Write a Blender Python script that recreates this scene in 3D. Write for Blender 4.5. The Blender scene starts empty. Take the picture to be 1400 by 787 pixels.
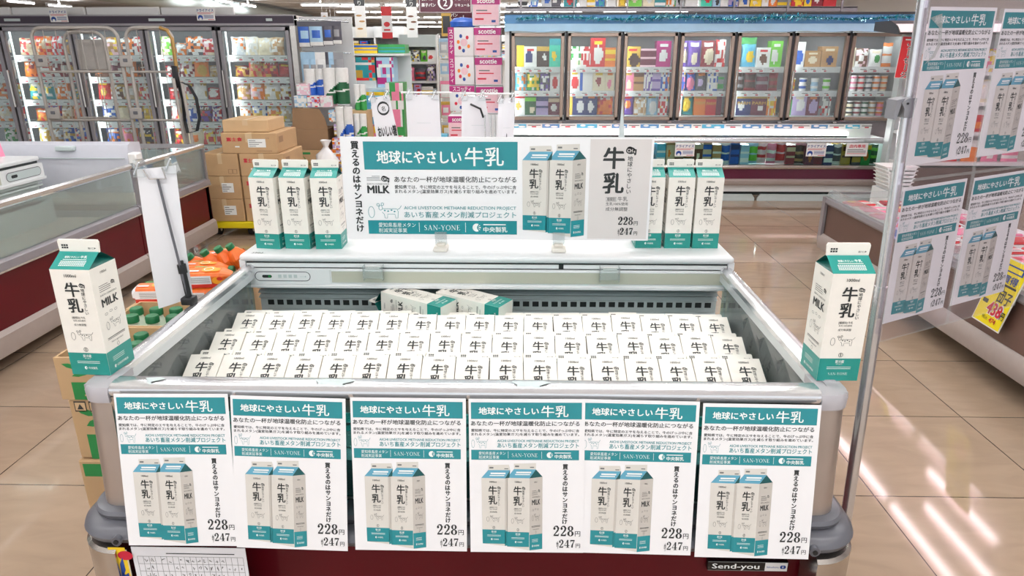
import bpy, bmesh, math, random
from mathutils import Vector, Matrix
SC = bpy.context.scene
COL = SC.collection
PI = math.pi
V = Vector

# ------------------------------------------------------------------ camera, world, exposure
PITCH, YAW, CAMH, FPX = math.radians(18.99), math.radians(1.268), 1.5, 940.0
cam_d = bpy.data.cameras.new('camera')
cam_d.sensor_width = 36.0
cam_d.lens = FPX / 1400.0 * 36.0
cam_d.clip_start, cam_d.clip_end = 0.02, 200
cam = bpy.data.objects.new('camera', cam_d)
COL.objects.link(cam)
cam.location = (0, 0, CAMH)
cam.rotation_euler = (PI/2 - PITCH, 0, YAW)
SC.camera = cam
WORLD_STRENGTH = 1.15
LAMP_W = 6.0          # power of one long ceiling lamp
EXPOSURE = -0.07
w = bpy.data.worlds.new('world'); SC.world = w; w.use_nodes = True
bg = w.node_tree.nodes['Background']
bg.inputs[0].default_value = (0.93, 0.96, 1.0, 1); bg.inputs[1].default_value = WORLD_STRENGTH
SC.view_settings.view_transform = 'Standard'
SC.view_settings.look = 'None'
SC.view_settings.gamma = 1
SC.view_settings.use_curve_mapping = False
SC.view_settings.exposure = EXPOSURE
SC.cycles.max_bounces = 8
SC.cycles.transparent_max_bounces = 16
SC.cycles.diffuse_bounces = 4
SC.cycles.glossy_bounces = 4
SC.cycles.sample_clamp_indirect = 6.0
SC.cycles.caustics_reflective = False
SC.cycles.caustics_refractive = False
SC.cycles.use_denoising = True

# ------------------------------------------------------------------ materials
def lin(c):
    c = c/255.0
    return c/12.92 if c <= 0.04045 else ((c+0.055)/1.055)**2.4
def rgb(t): return (lin(t[0]), lin(t[1]), lin(t[2]), 1)
MATS = {}
def mat(name, col, rough=0.5, metal=0.0, spec=0.5, noise=0.0, nscale=30.0, bump=0.0, bscale=200.0, coat=0.0, stretch=None):
    m = bpy.data.materials.new(name); m.use_nodes = True
    nt = m.node_tree; b = nt.nodes['Principled BSDF']
    b.inputs['Base Color'].default_value = rgb(col)
    b.inputs['Roughness'].default_value = rough
    b.inputs['Metallic'].default_value = metal
    b.inputs['Specular IOR Level'].default_value = spec
    b.inputs['Coat Weight'].default_value = coat
    if noise or bump:
        tc = nt.nodes.new('ShaderNodeTexCoord'); mp = nt.nodes.new('ShaderNodeMapping')
        nt.links.new(tc.outputs['Object'], mp.inputs[0])
        if stretch: mp.inputs['Scale'].default_value = stretch
    if noise:
        n = nt.nodes.new('ShaderNodeTexNoise'); n.inputs['Scale'].default_value = nscale; n.inputs['Detail'].default_value = 4
        nt.links.new(mp.outputs[0], n.inputs['Vector'])
        r = nt.nodes.new('ShaderNodeMapRange'); r.inputs[1].default_value = .25; r.inputs[2].default_value = .75
        r.inputs[3].default_value = 1-noise; r.inputs[4].default_value = 1+noise
        nt.links.new(n.outputs['Fac'], r.inputs[0])
        mx = nt.nodes.new('ShaderNodeVectorMath'); mx.operation = 'SCALE'
        mx.inputs[0].default_value = rgb(col)[:3]
        nt.links.new(r.outputs[0], mx.inputs['Scale'])
        nt.links.new(mx.outputs[0], b.inputs['Base Color'])
    if bump:
        n2 = nt.nodes.new('ShaderNodeTexNoise'); n2.inputs['Scale'].default_value = bscale
        nt.links.new(mp.outputs[0], n2.inputs['Vector'])
        bp = nt.nodes.new('ShaderNodeBump'); bp.inputs['Strength'].default_value = bump; bp.inputs['Distance'].default_value = .002
        nt.links.new(n2.outputs['Fac'], bp.inputs['Height']); nt.links.new(bp.outputs[0], b.inputs['Normal'])
    MATS[name] = m
    return name
def glass(name, tint, refl=0.6, haze=0.0):
    m = bpy.data.materials.new(name); m.use_nodes = True
    nt = m.node_tree; nt.nodes.clear()
    out = nt.nodes.new('ShaderNodeOutputMaterial'); mix = nt.nodes.new('ShaderNodeMixShader')
    tr = nt.nodes.new('ShaderNodeBsdfTransparent'); tr.inputs[0].default_value = rgb(tint)
    gl = nt.nodes.new('ShaderNodeBsdfGlossy'); gl.inputs['Roughness'].default_value = 0.03
    lw = nt.nodes.new('ShaderNodeLayerWeight'); lw.inputs[0].default_value = 0.25
    mm = nt.nodes.new('ShaderNodeMath'); mm.operation = 'MULTIPLY'; mm.inputs[1].default_value = refl
    nt.links.new(lw.outputs['Fresnel'], mm.inputs[0]); nt.links.new(mm.outputs[0], mix.inputs[0])
    src = tr
    if haze:
        df = nt.nodes.new('ShaderNodeBsdfDiffuse'); df.inputs[0].default_value = (.9, .95, .95, 1)
        m2 = nt.nodes.new('ShaderNodeMixShader'); m2.inputs[0].default_value = haze
        nt.links.new(tr.outputs[0], m2.inputs[1]); nt.links.new(df.outputs[0], m2.inputs[2]); src = m2
    nt.links.new(src.outputs[0], mix.inputs[1]); nt.links.new(gl.outputs[0], mix.inputs[2]); nt.links.new(mix.outputs[0], out.inputs[0])
    MATS[name] = m
    return name
def emit(name, col, s):
    m = bpy.data.materials.new(name); m.use_nodes = True
    b = m.node_tree.nodes['Principled BSDF']
    b.inputs['Base Color'].default_value = rgb(col)
    b.inputs['Emission Color'].default_value = rgb(col); b.inputs['Emission Strength'].default_value = s
    MATS[name] = m
    return name

mat('carton_white', (243, 239, 230), .35, noise=.02, nscale=60)
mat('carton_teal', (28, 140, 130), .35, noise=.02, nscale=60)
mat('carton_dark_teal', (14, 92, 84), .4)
mat('ink', (38, 42, 42), .45)
mat('ink_grey', (110, 112, 110), .5)
mat('ink_white', (244, 246, 244), .45)
mat('ink_red', (205, 30, 60), .45)
mat('ink_blue', (28, 70, 150), .45)
mat('ink_teal', (52, 140, 146), .4)
mat('ink_green', (28, 128, 62), .5)
mat('poster_white', (243, 242, 243), .3, noise=.01, nscale=15, coat=.1)
mat('poster_teal', (32, 134, 142), .3, coat=.1)
mat('poster_blue', (96, 165, 190), .3)
mat('poster_dark_teal', (18, 82, 84), .3)
mat('poster_grey', (220, 214, 211), .3)
mat('poster_carton', (218, 214, 206), .3)
mat('poster_carton_side', (196, 190, 182), .3)
mat('chrome', (226, 227, 230), .22, .85, noise=.03, nscale=25, stretch=(1, 8, 8))
mat('steel', (200, 194, 188), .22, .95, noise=.06, nscale=12, stretch=(1, 6, 6))
mat('post_metal', (190, 178, 170), .35, .75, noise=.05, nscale=14)
mat('grey_plastic', (96, 96, 102), .32, noise=.03, nscale=20)
mat('cap_plastic', (176, 172, 176), .3)
mat('maroon', (84, 4, 18), .4, spec=.2, noise=.1, nscale=5, coat=.2)
mat('maroon_dark', (82, 18, 44), .3, noise=.08, nscale=5)
mat('brown_panel', (96, 72, 64), .3, noise=.08, nscale=4)
mat('beige_bumper', (158, 146, 140), .4, noise=.03)
mat('white_enamel', (232, 235, 236), .3, noise=.015, nscale=9)
mat('cool_grey', (196, 208, 208), .4, noise=.02)
mat('liner', (222, 232, 230), .35, noise=.05, nscale=6)
mat('olive_strip', (192, 192, 176), .35)
mat('slot_dark', (30, 36, 36), .6)
mat('black', (22, 23, 25), .45)
mat('black_gloss', (14, 15, 17), .2)
mat('dark_gap', (38, 40, 40), .7)
mat('champagne', (168, 150, 138), .3, .7, noise=.04)
mat('grey_frame', (150, 146, 150), .35, .4, noise=.03)
mat('dark_frame', (62, 62, 66), .4)
mat('purple_band', (44, 24, 46), .3, noise=.04)
mat('lid_white', (198, 199, 208), .5, noise=.02)
mat('rail_silver', (214, 218, 220), .3, .3)
mat('clamp_grey', (128, 128, 133), .4)
mat('white_plastic', (236, 236, 234), .4)
mat('clip_white', (226, 222, 212), .45)
mat('cardboard', (186, 152, 112), .8, noise=.05, nscale=8, bump=.1, bscale=90)
mat('cardboard_light', (200, 168, 128), .8, noise=.05, nscale=8)
mat('cardboard_dark', (150, 118, 88), .85, noise=.05, nscale=8)
mat('tape', (204, 178, 140), .3)
mat('dolly_yellow', (228, 206, 20), .5)
mat('rubber', (30, 30, 32), .7)
mat('cage_paint', (172, 166, 160), .45, .2, noise=.1, nscale=18)
mat('cage_worn', (164, 128, 70), .5, .2, noise=.15, nscale=18)
mat('paper', (236, 236, 240), .7, noise=.015, nscale=12)
mat('film_white', (238, 238, 240), .45)
mat('valance_blue', (96, 148, 196), .7, noise=.06, nscale=6)
mat('valance_pale', (172, 210, 236), .7, noise=.05, nscale=8)
mat('tinsel', (20, 150, 170), .2, .8)
mat('tinsel_light', (180, 235, 240), .15, .9)
mat('ceiling_white', (240, 241, 244), .8, noise=.02, nscale=1)
mat('wall_white', (232, 232, 232), .8, noise=.02, nscale=1)
mat('bottle_cap', (20, 104, 60), .4)
mat('juice_orange', (232, 112, 40), .35, noise=.12, nscale=40)
mat('juice_red', (206, 52, 40), .35)
mat('orange_fruit', (248, 164, 40), .35)
mat('bottle_green', (60, 160, 80), .3)
mat('bottle_pack', (222, 232, 216), .35)
mat('frost', (206, 198, 184), .6, noise=.15, nscale=5)
mat('sign_yellow', (250, 232, 20), .5)
glass('clear_glass', (226, 240, 238), .55)
glass('side_glass', (228, 240, 238), .7, .17)
glass('chest_glass', (212, 238, 232), 1.3, .22)
glass('front_glass', (150, 200, 200), .8, .04)
glass('door_glass', (246, 250, 250), .45, .07)
glass('vinyl', (246, 242, 246), .5, .03)
glass('clear_acrylic', (248, 250, 250), .5, .14)
emit('tube_light', (255, 254, 252), 18.0)
emit('tube_pink', (255, 205, 216), 9.0)
emit('led_strip', (248, 255, 255), 1.3)
emit('lamp_cover', (255, 255, 252), 3.0)
PAL = {'white': (238, 238, 236), 'cream': (236, 224, 196), 'beige': (214, 190, 158), 'tan': (190, 146, 96), 'brown': (112, 70, 50), 'dark brown': (66, 44, 40),
       'red': (204, 42, 48), 'dark red': (140, 30, 44), 'maroon': (110, 36, 62), 'pink': (236, 132, 164), 'pale pink': (240, 200, 210), 'magenta': (178, 36, 120),
       'orange': (236, 128, 40), 'yellow': (246, 208, 40), 'green': (52, 150, 72), 'dark green': (30, 92, 56), 'lime green': (120, 205, 70), 'mint green': (60, 200, 170),
       'teal': (40, 150, 160), 'sky blue': (96, 186, 220), 'pale blue': (170, 206, 232), 'blue': (44, 96, 190), 'navy blue': (40, 52, 110), 'purple': (104, 68, 160),
       'lilac': (190, 170, 214), 'grey': (150, 150, 154), 'dark grey': (84, 82, 92), 'black': (40, 40, 44), 'silver': (196, 200, 206), 'gold': (206, 166, 66)}
for k, v in PAL.items(): mat('pack ' + k, v, .35, noise=.05, nscale=35)
def pk(c): return 'pack ' + c

# ------------------------------------------------------------------ lettering
_tc = {}
def glyphs(s, bold=0.0):
    k = (s, 0)
    if k not in _tc:
        cu = bpy.data.curves.new('lettering', 'FONT'); cu.body = s; cu.resolution_u = 2
        o = bpy.data.objects.new('lettering', cu); me = o.to_mesh()
        vs = [(v.co.x, v.co.y) for v in me.vertices]; fs = [tuple(p.vertices) for p in me.polygons]
        o.to_mesh_clear(); bpy.data.objects.remove(o); bpy.data.curves.remove(cu)
        xs = [v[0] for v in vs] or [0, 1]
        _tc[k] = (vs, fs, min(xs), max(xs))
    return _tc[k]

class MB:
    """collects faces with a material each; build() links them as ONE mesh object"""
    def __init__(s): s.v = []; s.f = []; s.m = []; s.names = []; s.M = None
    def mi(s, n):
        if n not in s.names: s.names.append(n)
        return s.names.index(n)
    def add(s, vs, fs, m):
        b = len(s.v); i = s.mi(m)
        if s.M is not None: vs = [s.M @ V(p) for p in vs]
        s.v += [tuple(p) for p in vs]
        for f in fs: s.f.append(tuple(b+k for k in f)); s.m.append(i)
    def poly(s, pts, m): s.add(pts, [tuple(range(len(pts)))], m)
    def box(s, x0, x1, y0, y1, z0, z1, m):
        x0, x1 = min(x0, x1), max(x0, x1); y0, y1 = min(y0, y1), max(y0, y1); z0, z1 = min(z0, z1), max(z0, z1)
        vs = [(x, y, z) for z in (z0, z1) for y in (y0, y1) for x in (x0, x1)]
        s.add(vs, [(0, 2, 3, 1), (4, 5, 7, 6), (0, 1, 5, 4), (2, 6, 7, 3), (0, 4, 6, 2), (1, 3, 7, 5)], m)
    def rbox(s, x0, x1, y0, y1, z0, z1, m, r=.004, seg=2):
        bm = bmesh.new(); bmesh.ops.create_cube(bm, size=1)
        for v in bm.verts: v.co = V(((x0+x1)/2+v.co.x*(x1-x0), (y0+y1)/2+v.co.y*(y1-y0), (z0+z1)/2+v.co.z*(z1-z0)))
        bmesh.ops.bevel(bm, geom=bm.edges[:], offset=min(r, .49*min(abs(x1-x0), abs(y1-y0), abs(z1-z0))), segments=seg, affect='EDGES', profile=.5)
        bm.verts.index_update()
        s.add([v.co.copy() for v in bm.verts], [tuple(v.index for v in f.verts) for f in bm.faces], m); bm.free()
    def prism(s, prof, ax, a, b, m, caps=True):
        def P(p, t): return (t, p[0], p[1]) if ax == 'x' else (p[0], t, p[1]) if ax == 'y' else (p[0], p[1], t)
        n = len(prof); vs = [P(p, a) for p in prof] + [P(p, b) for p in prof]
        fs = [(i, (i+1) % n, n+(i+1) % n, n+i) for i in range(n)]
        if caps: fs += [tuple(range(n-1, -1, -1)), tuple(range(n, 2*n))]
        s.add(vs, fs, m)
    def cyl(s, p0, p1, r, m, n=12, r1=None, caps=True):
        p0, p1 = V(p0), V(p1); r1 = r if r1 is None else r1
        d = (p1-p0).normalized(); a = d.orthogonal().normalized(); b = d.cross(a)
        vs = [p0+(a*math.cos(2*PI*i/n)+b*math.sin(2*PI*i/n))*r for i in range(n)] + [p1+(a*math.cos(2*PI*i/n)+b*math.sin(2*PI*i/n))*r1 for i in range(n)]
        fs = [(i, (i+1) % n, n+(i+1) % n, n+i) for i in range(n)]
        if caps: fs += [tuple(range(n-1, -1, -1)), tuple(range(n, 2*n))]
        s.add(vs, fs, m)
    def tube(s, pts, r, m, n=8, closed=False):
        pts = [V(p) for p in pts]; N = len(pts); rings = []; a = None
        for i in range(N):
            if closed: d = (pts[(i+1) % N]-pts[i-1]).normalized()
            else: d = (pts[min(i+1, N-1)]-pts[max(i-1, 0)]).normalized()
            a = d.orthogonal().normalized() if a is None else (a-d*a.dot(d)).normalized()
            b = d.cross(a); rings.append([pts[i]+(a*math.cos(2*PI*k/n)+b*math.sin(2*PI*k/n))*r for k in range(n)])
        vs = [p for R in rings for p in R]; fs = []
        for i in range(N if closed else N-1):
            j = (i+1) % N
            for k in range(n): fs.append((i*n+k, i*n+(k+1) % n, j*n+(k+1) % n, j*n+k))
        if not closed: fs += [tuple(range(n-1, -1, -1)), tuple((N-1)*n+k for k in range(n))]
        s.add(vs, fs, m)
    def lathe(s, prof, c, m, n=16, axis='z'):
        vs = []; N = len(prof)
        for r, z in prof:
            for k in range(n):
                a = 2*PI*k/n; x, y = r*math.cos(a), r*math.sin(a)
                p = (x, y, z) if axis == 'z' else (z, x, y) if axis == 'x' else (x, z, y)
                vs.append((c[0]+p[0], c[1]+p[1], c[2]+p[2]))
        fs = [(i*n+k, i*n+(k+1) % n, (i+1)*n+(k+1) % n, (i+1)*n+k) for i in range(N-1) for k in range(n)]
        fs += [tuple(range(n-1, -1, -1)), tuple((N-1)*n+k for k in range(n))]
        s.add(vs, fs, m)
    def mesh(s, name, smooth=40):
        me = bpy.data.meshes.new(name); me.from_pydata(s.v, [], s.f)
        for n in s.names: me.materials.append(MATS[n])
        me.polygons.foreach_set('material_index', s.m)
        if smooth:
            me.shade_smooth(); me.set_sharp_from_angle(angle=math.radians(smooth))
        me.update()
        return me
    def build(s, name, parent=None, smooth=40):
        return obj(name, s.mesh(name, smooth), parent)

def obj(name, me, parent=None):
    o = bpy.data.objects.new(name, me); COL.objects.link(o)
    if parent is not None:
        o.parent = parent
        if parent.get('world_parts'): o.location = -V(parent['world_parts']) if parent.parent is None else V((0, 0, 0))
    return o
def tag(o, label, cat, group=None, kind='thing'):
    o['kind'] = kind
    if kind == 'thing' or label:
        o['label'] = label; o['category'] = cat
    if group: o['group'] = group
    return o
def thing(name, label, cat, base, group=None):
    """an Empty at the base of a thing whose parts are written in world coordinates"""
    e = bpy.data.objects.new(name, None); COL.objects.link(e); e.location = base; e.empty_display_size = .05
    e['world_parts'] = [float(c) for c in base]
    return tag(e, label, cat, group)
def local_thing(name, label, cat, M, group=None):
    e = bpy.data.objects.new(name, None); COL.objects.link(e); e.matrix_world = M; e.empty_display_size = .05
    return tag(e, label, cat, group)
def single(name, mb, label, cat, group=None, smooth=40):
    return tag(mb.build(name, None, smooth), label, cat, group)
def struct(name, mb, smooth=40):
    o = mb.build(name, None, smooth); o['kind'] = 'structure'; return o
def frame(o, x, y):
    x = V(x).normalized(); y = V(y); y = (y-x*y.dot(x)).normalized(); z = x.cross(y)
    return Matrix(((x.x, y.x, z.x, o[0]), (x.y, y.y, z.y, o[1]), (x.z, y.z, z.z, o[2]), (0, 0, 0, 1)))
ORD = ['first', 'second', 'third', 'fourth', 'fifth', 'sixth', 'seventh', 'eighth', 'ninth', 'tenth', 'eleventh', 'twelfth', 'thirteenth', 'fourteenth',
       'fifteenth', 'sixteenth', 'seventeenth', 'eighteenth', 'nineteenth', 'twentieth', 'twenty-first', 'twenty-second', 'twenty-third', 'twenty-fourth', 'twenty-fifth', 'twenty-sixth']

class Art:
    """flat print on a surface: x along ux, y along uy, in layers a fraction of a millimetre apart"""
    def __init__(s, mb, o, ux, uy, eps=.00025, n=None):
        s.mb = mb; s.o = V(o); s.ux = V(ux); s.uy = V(uy); s.eps = eps
        s.n = V(n) if n is not None else s.ux.cross(s.uy).normalized()
    def P(s, x, y, l): return s.o+s.ux*x+s.uy*y+s.n*(s.eps*l)
    def sub(s, x, y, ux, uy, l=0):
        return Art(s.mb, s.P(x, y, l), s.ux*ux[0]+s.uy*ux[1], s.ux*uy[0]+s.uy*uy[1], s.eps, s.n)
    def poly(s, pts, m, l=1): s.mb.poly([s.P(x, y, l) for x, y in pts], m)
    def rect(s, x0, y0, x1, y1, m, l=1): s.poly([(x0, y0), (x1, y0), (x1, y1), (x0, y1)], m, l)
    def ell(s, cx, cy, rx, ry, m, l=1, n=18): s.poly([(cx+rx*math.cos(2*PI*i/n), cy+ry*math.sin(2*PI*i/n)) for i in range(n)], m, l)
    def stroke(s, pts, wd, m, l=2, closed=False):
        N = len(pts); W = wd if isinstance(wd, (list, tuple)) else [wd]*N
        L = []; R = []
        for i in range(N):
            a = pts[i-1] if (i > 0 or closed) else pts[0]; b = pts[(i+1) % N] if (i < N-1 or closed) else pts[-1]
            dx, dy = b[0]-a[0], b[1]-a[1]; q = math.hypot(dx, dy) or 1
            nx, ny = -dy/q*W[i]/2, dx/q*W[i]/2
            L.append((pts[i][0]+nx, pts[i][1]+ny)); R.append((pts[i][0]-nx, pts[i][1]-ny))
        vs = [s.P(x, y, l) for x, y in L+R]
        fs = [(N+i, N+(i+1) % N, (i+1) % N, i) for i in range(N if closed else N-1)]
        s.mb.add(vs, fs, m)
    def ring(s, cx, cy, rx, ry, wd, m, l=2, n=18):
        s.stroke([(cx+rx*math.cos(2*PI*i/n), cy+ry*math.sin(2*PI*i/n)) for i in range(n)], wd, m, l, True)
    def text(s, t, x, y, h, m, l=2, a='l', w=None, b=0.0, ar=1.0, rot=0):
        """x, y: baseline start (a='l'), middle ('c') or end ('r'); h: em height; w: width to fit; ar: unit ratio x/y"""
        vs, fs, x0, x1 = glyphs(t, b)
        sx = h*ar if w is None else w/(x1-x0)
        wd = (x1-x0)*sx; ox = x if a == 'l' else x-wd/2 if a == 'c' else x-wd
        for kk, (ex, ey) in enumerate(((-b, -.6*b), (b, -.6*b), (0, .8*b)) if b else ((0, 0),)):     # weight: the same letter set a hair apart
            if rot:
                cx, cy = (x0+x1)/2, .38
                s.mb.add([s.P(x+(vy-cy+ex)*h*ar, y+.38*h-(vx-cx+ey)*h, l+.27*kk) for vx, vy in vs], fs, m)
            else:
                s.mb.add([s.P(ox+(vx-x0+ex)*sx, y+(vy+ey)*h, l+.27*kk) for vx, vy in vs], fs, m)
    def vtext(s, t, x, ytop, h, m, l=2, b=0.0, sp=1.0, ar=1.0):
        for i, ch in enumerate(t):
            s.text(ch, x, ytop-(i+.9)*h*sp, h, m, l, 'c', b=b, ar=ar, rot=ch in 'ー')
    # --- a plain roman face with thick and thin strokes
    def roman(s, t, x, y, h, m, l=2, a='l', ar=1.0, sp=.06):
        W = {'2': .5, '4': .54, '7': .48, '8': .5, '3': .48, '1': .3, '9': .5, 'S': .46, 'A': .68, 'N': .7, '-': .3, 'Y': .62, 'O': .7, 'E': .52}
        tot = sum(W[c]+sp for c in t)-sp
        if a == 'r': x -= tot*h*ar
        if a == 'c': x -= tot*h*ar/2
        for c in t:
            def q(px, py): return (x+px*h*ar, y+py*h)
            def st(pts, wd):
                pts2 = [q(*p) for p in pts]; s.stroke(pts2, [k*h for k in wd] if isinstance(wd, list) else wd*h, m, l)
            def pg(pts): s.poly([q(*p) for p in pts], m, l)
            def dot(cx, cy, r): s.poly([q(cx+r*math.cos(2*PI*i/10), cy+r*math.sin(2*PI*i/10)) for i in range(10)], m, l)
            def oval(cx, cy, ro, ry, ri, rj):
                n = 18; o_ = [q(cx+ro*math.cos(2*PI*i/n), cy+ry*math.sin(2*PI*i/n)) for i in range(n)]; i_ = [q(cx+ri*math.cos(2*PI*i/n), cy+rj*math.sin(2*PI*i/n)) for i in range(n)]
                s.mb.add([s.P(px, py, l) for px, py in o_+i_], [(i, (i+1) % n, n+(i+1) % n, n+i) for i in range(n)], m)
            if c == '2':
                st([(.07, .5), (.1, .62), (.22, .69), (.34, .66), (.42, .54), (.38, .40), (.24, .24), (.06, .05)], [.05, .06, .07, .13, .18, .14, .09, .06]); dot(.115, .52, .09)
                pg([(.04, 0), (.44, 0), (.48, .2), (.45, .2), (.40, .11), (.08, .1)])
            elif c == '8':
                oval(.25, .53, .22, .175, .075, .135); oval(.25, .18, .25, .19, .09, .145)
            elif c == '4':
                pg([(.28, .7), (.43, .7), (.43, .04), (.52, .04), (.52, 0), (.18, 0), (.18, .04), (.28, .04)]); st([(.34, .68), (.03, .2)], .045); pg([(.01, .17), (.54, .17), (.54, .22), (.01, .22)])
            elif c == '7':
                pg([(.03, .7), (.47, .7), (.47, .63), (.43, .58), (.09, .58), (.06, .48), (.03, .48)]); st([(.44, .62), (.3, .4), (.22, .2), (.2, .02)], [.05, .1, .17, .19])
            elif c == '3':
                st([(.07, .56), (.14, .67), (.28, .68), (.37, .56), (.32, .42), (.18, .37)], [.05, .05, .08, .12, .08, .04]); st([(.18, .37), (.34, .32), (.41, .18), (.3, .04), (.14, .02), (.05, .13)], [.04, .08, .14, .08, .05, .08])
            elif c == '1': pg([(.1, .7), (.2, .7), (.2, .04), (.28, .04), (.28, 0), (.02, 0), (.02, .04), (.1, .04), (.1, .58), (.02, .58)])
            elif c == '9': oval(.25, .48, .22, .22, .1, .17); st([(.42, .46), (.38, .2), (.22, .03), (.08, .08)], [.1, .1, .06, .08])
            elif c == 'S': st([(.4, .58), (.34, .67), (.22, .69), (.09, .6), (.1, .47), (.23, .38), (.36, .27), (.38, .12), (.26, .02), (.12, .03), (.05, .14)], [.03, .03, .04, .06, .08, .1, .09, .07, .04, .03, .03])
            elif c == 'A': st([(.34, .7), (.1, .02)], .035); st([(.34, .7), (.56, .02)], .085); st([(.19, .24), (.48, .24)], .03); pg([(0, 0), (.2, 0), (.2, .03), (0, .03)]); pg([(.44, 0), (.68, 0), (.68, .03), (.44, .03)])
            elif c == 'N': st([(.12, .68), (.12, .02)], .035); st([(.12, .69), (.58, .02)], .085); st([(.58, .68), (.58, 0)], .035); pg([(.02, 0), (.22, 0), (.22, .03), (.02, .03)]); pg([(.48, .67), (.68, .67), (.68, .7), (.48, .7)]); pg([(.0, .67), (.14, .67), (.14, .7), (0, .7)])
            elif c == '-': pg([(.02, .24), (.28, .24), (.28, .29), (.02, .29)])
            elif c == 'Y': st([(.1, .68), (.31, .34)], .085); st([(.52, .68), (.31, .34)], .035); st([(.31, .36), (.31, .02)], .085); pg([(.2, 0), (.42, 0), (.42, .03), (.2, .03)]); pg([(0, .67), (.22, .67), (.22, .7), (0, .7)]); pg([(.42, .67), (.62, .67), (.62, .7), (.42, .7)])
            elif c == 'O': oval(.35, .35, .33, .36, .24, .325)
            elif c == 'E': pg([(.08, 0), (.17, 0), (.17, .7), (.08, .7)]); pg([(.02, .67), (.45, .67), (.45, .55), (.42, .55), (.40, .7), (.02, .7)]); pg([(.17, .34), (.36, .34), (.36, .38), (.17, .38)]); pg([(.02, 0), (.46, 0), (.49, .16), (.46, .16), (.42, .03), (.02, .03)])
            x += (W[c]+sp)*h*ar
# ================================================================== SETTING
def floor_material():
    m = bpy.data.materials.new('floor_tile'); m.use_nodes = True; nt = m.node_tree; b = nt.nodes['Principled BSDF']
    tc = nt.nodes.new('ShaderNodeTexCoord'); mp = nt.nodes.new('ShaderNodeMapping'); nt.links.new(tc.outputs['Object'], mp.inputs[0])
    mp.inputs['Location'].default_value = (-1.247+.643*20, -2.107+.575*20, 0)
    br = nt.nodes.new('ShaderNodeTexBrick'); br.offset = 0; br.squash = 1
    br.inputs['Scale'].default_value = 1; br.inputs['Brick Width'].default_value = .643; br.inputs['Row Height'].default_value = .575
    br.inputs['Mortar Size'].default_value = .0022; br.inputs['Mortar Smooth'].default_value = 0.1
    br.inputs['Color1'].default_value = rgb((160, 138, 117)); br.inputs['Color2'].default_value = rgb((166, 144, 123)); br.inputs['Mortar'].default_value = rgb((58, 46, 40))
    nt.links.new(mp.outputs[0], br.inputs['Vector'])
    n = nt.nodes.new('ShaderNodeTexNoise'); n.inputs['Scale'].default_value = 3.5; n.inputs['Detail'].default_value = 8; n.inputs['Distortion'].default_value = 1.2
    mp2 = nt.nodes.new('ShaderNodeMapping'); nt.links.new(tc.outputs['Object'], mp2.inputs[0]); mp2.inputs['Rotation'].default_value = (0, 0, .6); mp2.inputs['Scale'].default_value = (1, 3, 1)
    nt.links.new(mp2.outputs[0], n.inputs['Vector'])
    r = nt.nodes.new('ShaderNodeMapRange'); r.inputs[1].default_value = .3; r.inputs[2].default_value = .7; r.inputs[3].default_value = .9; r.inputs[4].default_value = 1.06
    nt.links.new(n.outputs['Fac'], r.inputs[0])
    mx = nt.nodes.new('ShaderNodeVectorMath'); mx.operation = 'SCALE'; nt.links.new(br.outputs['Color'], mx.inputs[0]); nt.links.new(r.outputs[0], mx.inputs['Scale'])
    nt.links.new(mx.outputs[0], b.inputs['Base Color'])
    b.inputs['Roughness'].default_value = .07; b.inputs['Specular IOR Level'].default_value = .5
    MATS['floor_tile'] = m
floor_material()
m = MB(); m.box(-22, 9, -3, 50, -.1, 0, 'floor_tile'); struct('floor', m, 0)
m = MB(); m.box(-22, 9, -3, 50, 3.0, 3.1, 'ceiling_white')
for k in range(16):
    m.box(-22, 9, 3+3*k-.02, 3+3*k+.02, 2.985, 3.0, 'ceiling_white')
struct('ceiling', m, 0)
m = MB(); m.box(-22, 9, 50, 50.2, 0, 3, 'wall_white'); struct('wall_back', m, 0)
m = MB(); m.box(-22.2, -22, -3, 50, 0, 3, 'wall_white'); struct('wall_left', m, 0)
m = MB(); m.box(9, 9.2, -3, 50, 0, 3, 'wall_white'); struct('wall_right', m, 0)
# square columns and ceiling duct of the hall
m = MB(); m.prism([(-9+.28*math.cos(2*PI*i/16), 2.72+.22*math.sin(2*PI*i/16)) for i in range(16)], 'y', 9, 30, 'cool_grey'); struct('trim_1', m)

# ------------------------------------------------------------------ ceiling lamps
def lamp_proto(along, tube):
    L = 1.2
    def bx(mb, a0, a1, w0, w1, z0, z1, mt):
        if along == 'x': mb.box(a0, a1, w0, w1, z0, z1, mt)
        else: mb.box(w0, w1, a0, a1, z0, z1, mt)
    h = MB(); bx(h, -L/2, L/2, -.028, .028, .03, .07, 'white_enamel'); bx(h, -.02, .02, -.02, .02, .07, .2, 'white_enamel'); bx(h, -L/2, -L/2+.04, -.03, .03, -.02, .03, 'white_enamel'); bx(h, L/2-.04, L/2, -.03, .03, -.02, .03, 'white_enamel')
    c = MB()
    for o_ in (-.0,):
        p0, p1 = ((-L/2+.04, o_, 0), (L/2-.04, o_, 0)) if along == 'x' else ((o_, -L/2+.04, 0), (o_, L/2-.04, 0))
        c.cyl(p0, p1, .018, tube, 8)
    return h.mesh('lamp_housing'), c.mesh('lamp_tube')
LP = {('x', 0): lamp_proto('x', 'tube_light'), ('y', 0): lamp_proto('y', 'tube_light'), ('y', 1): lamp_proto('y', 'tube_pink')}
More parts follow.
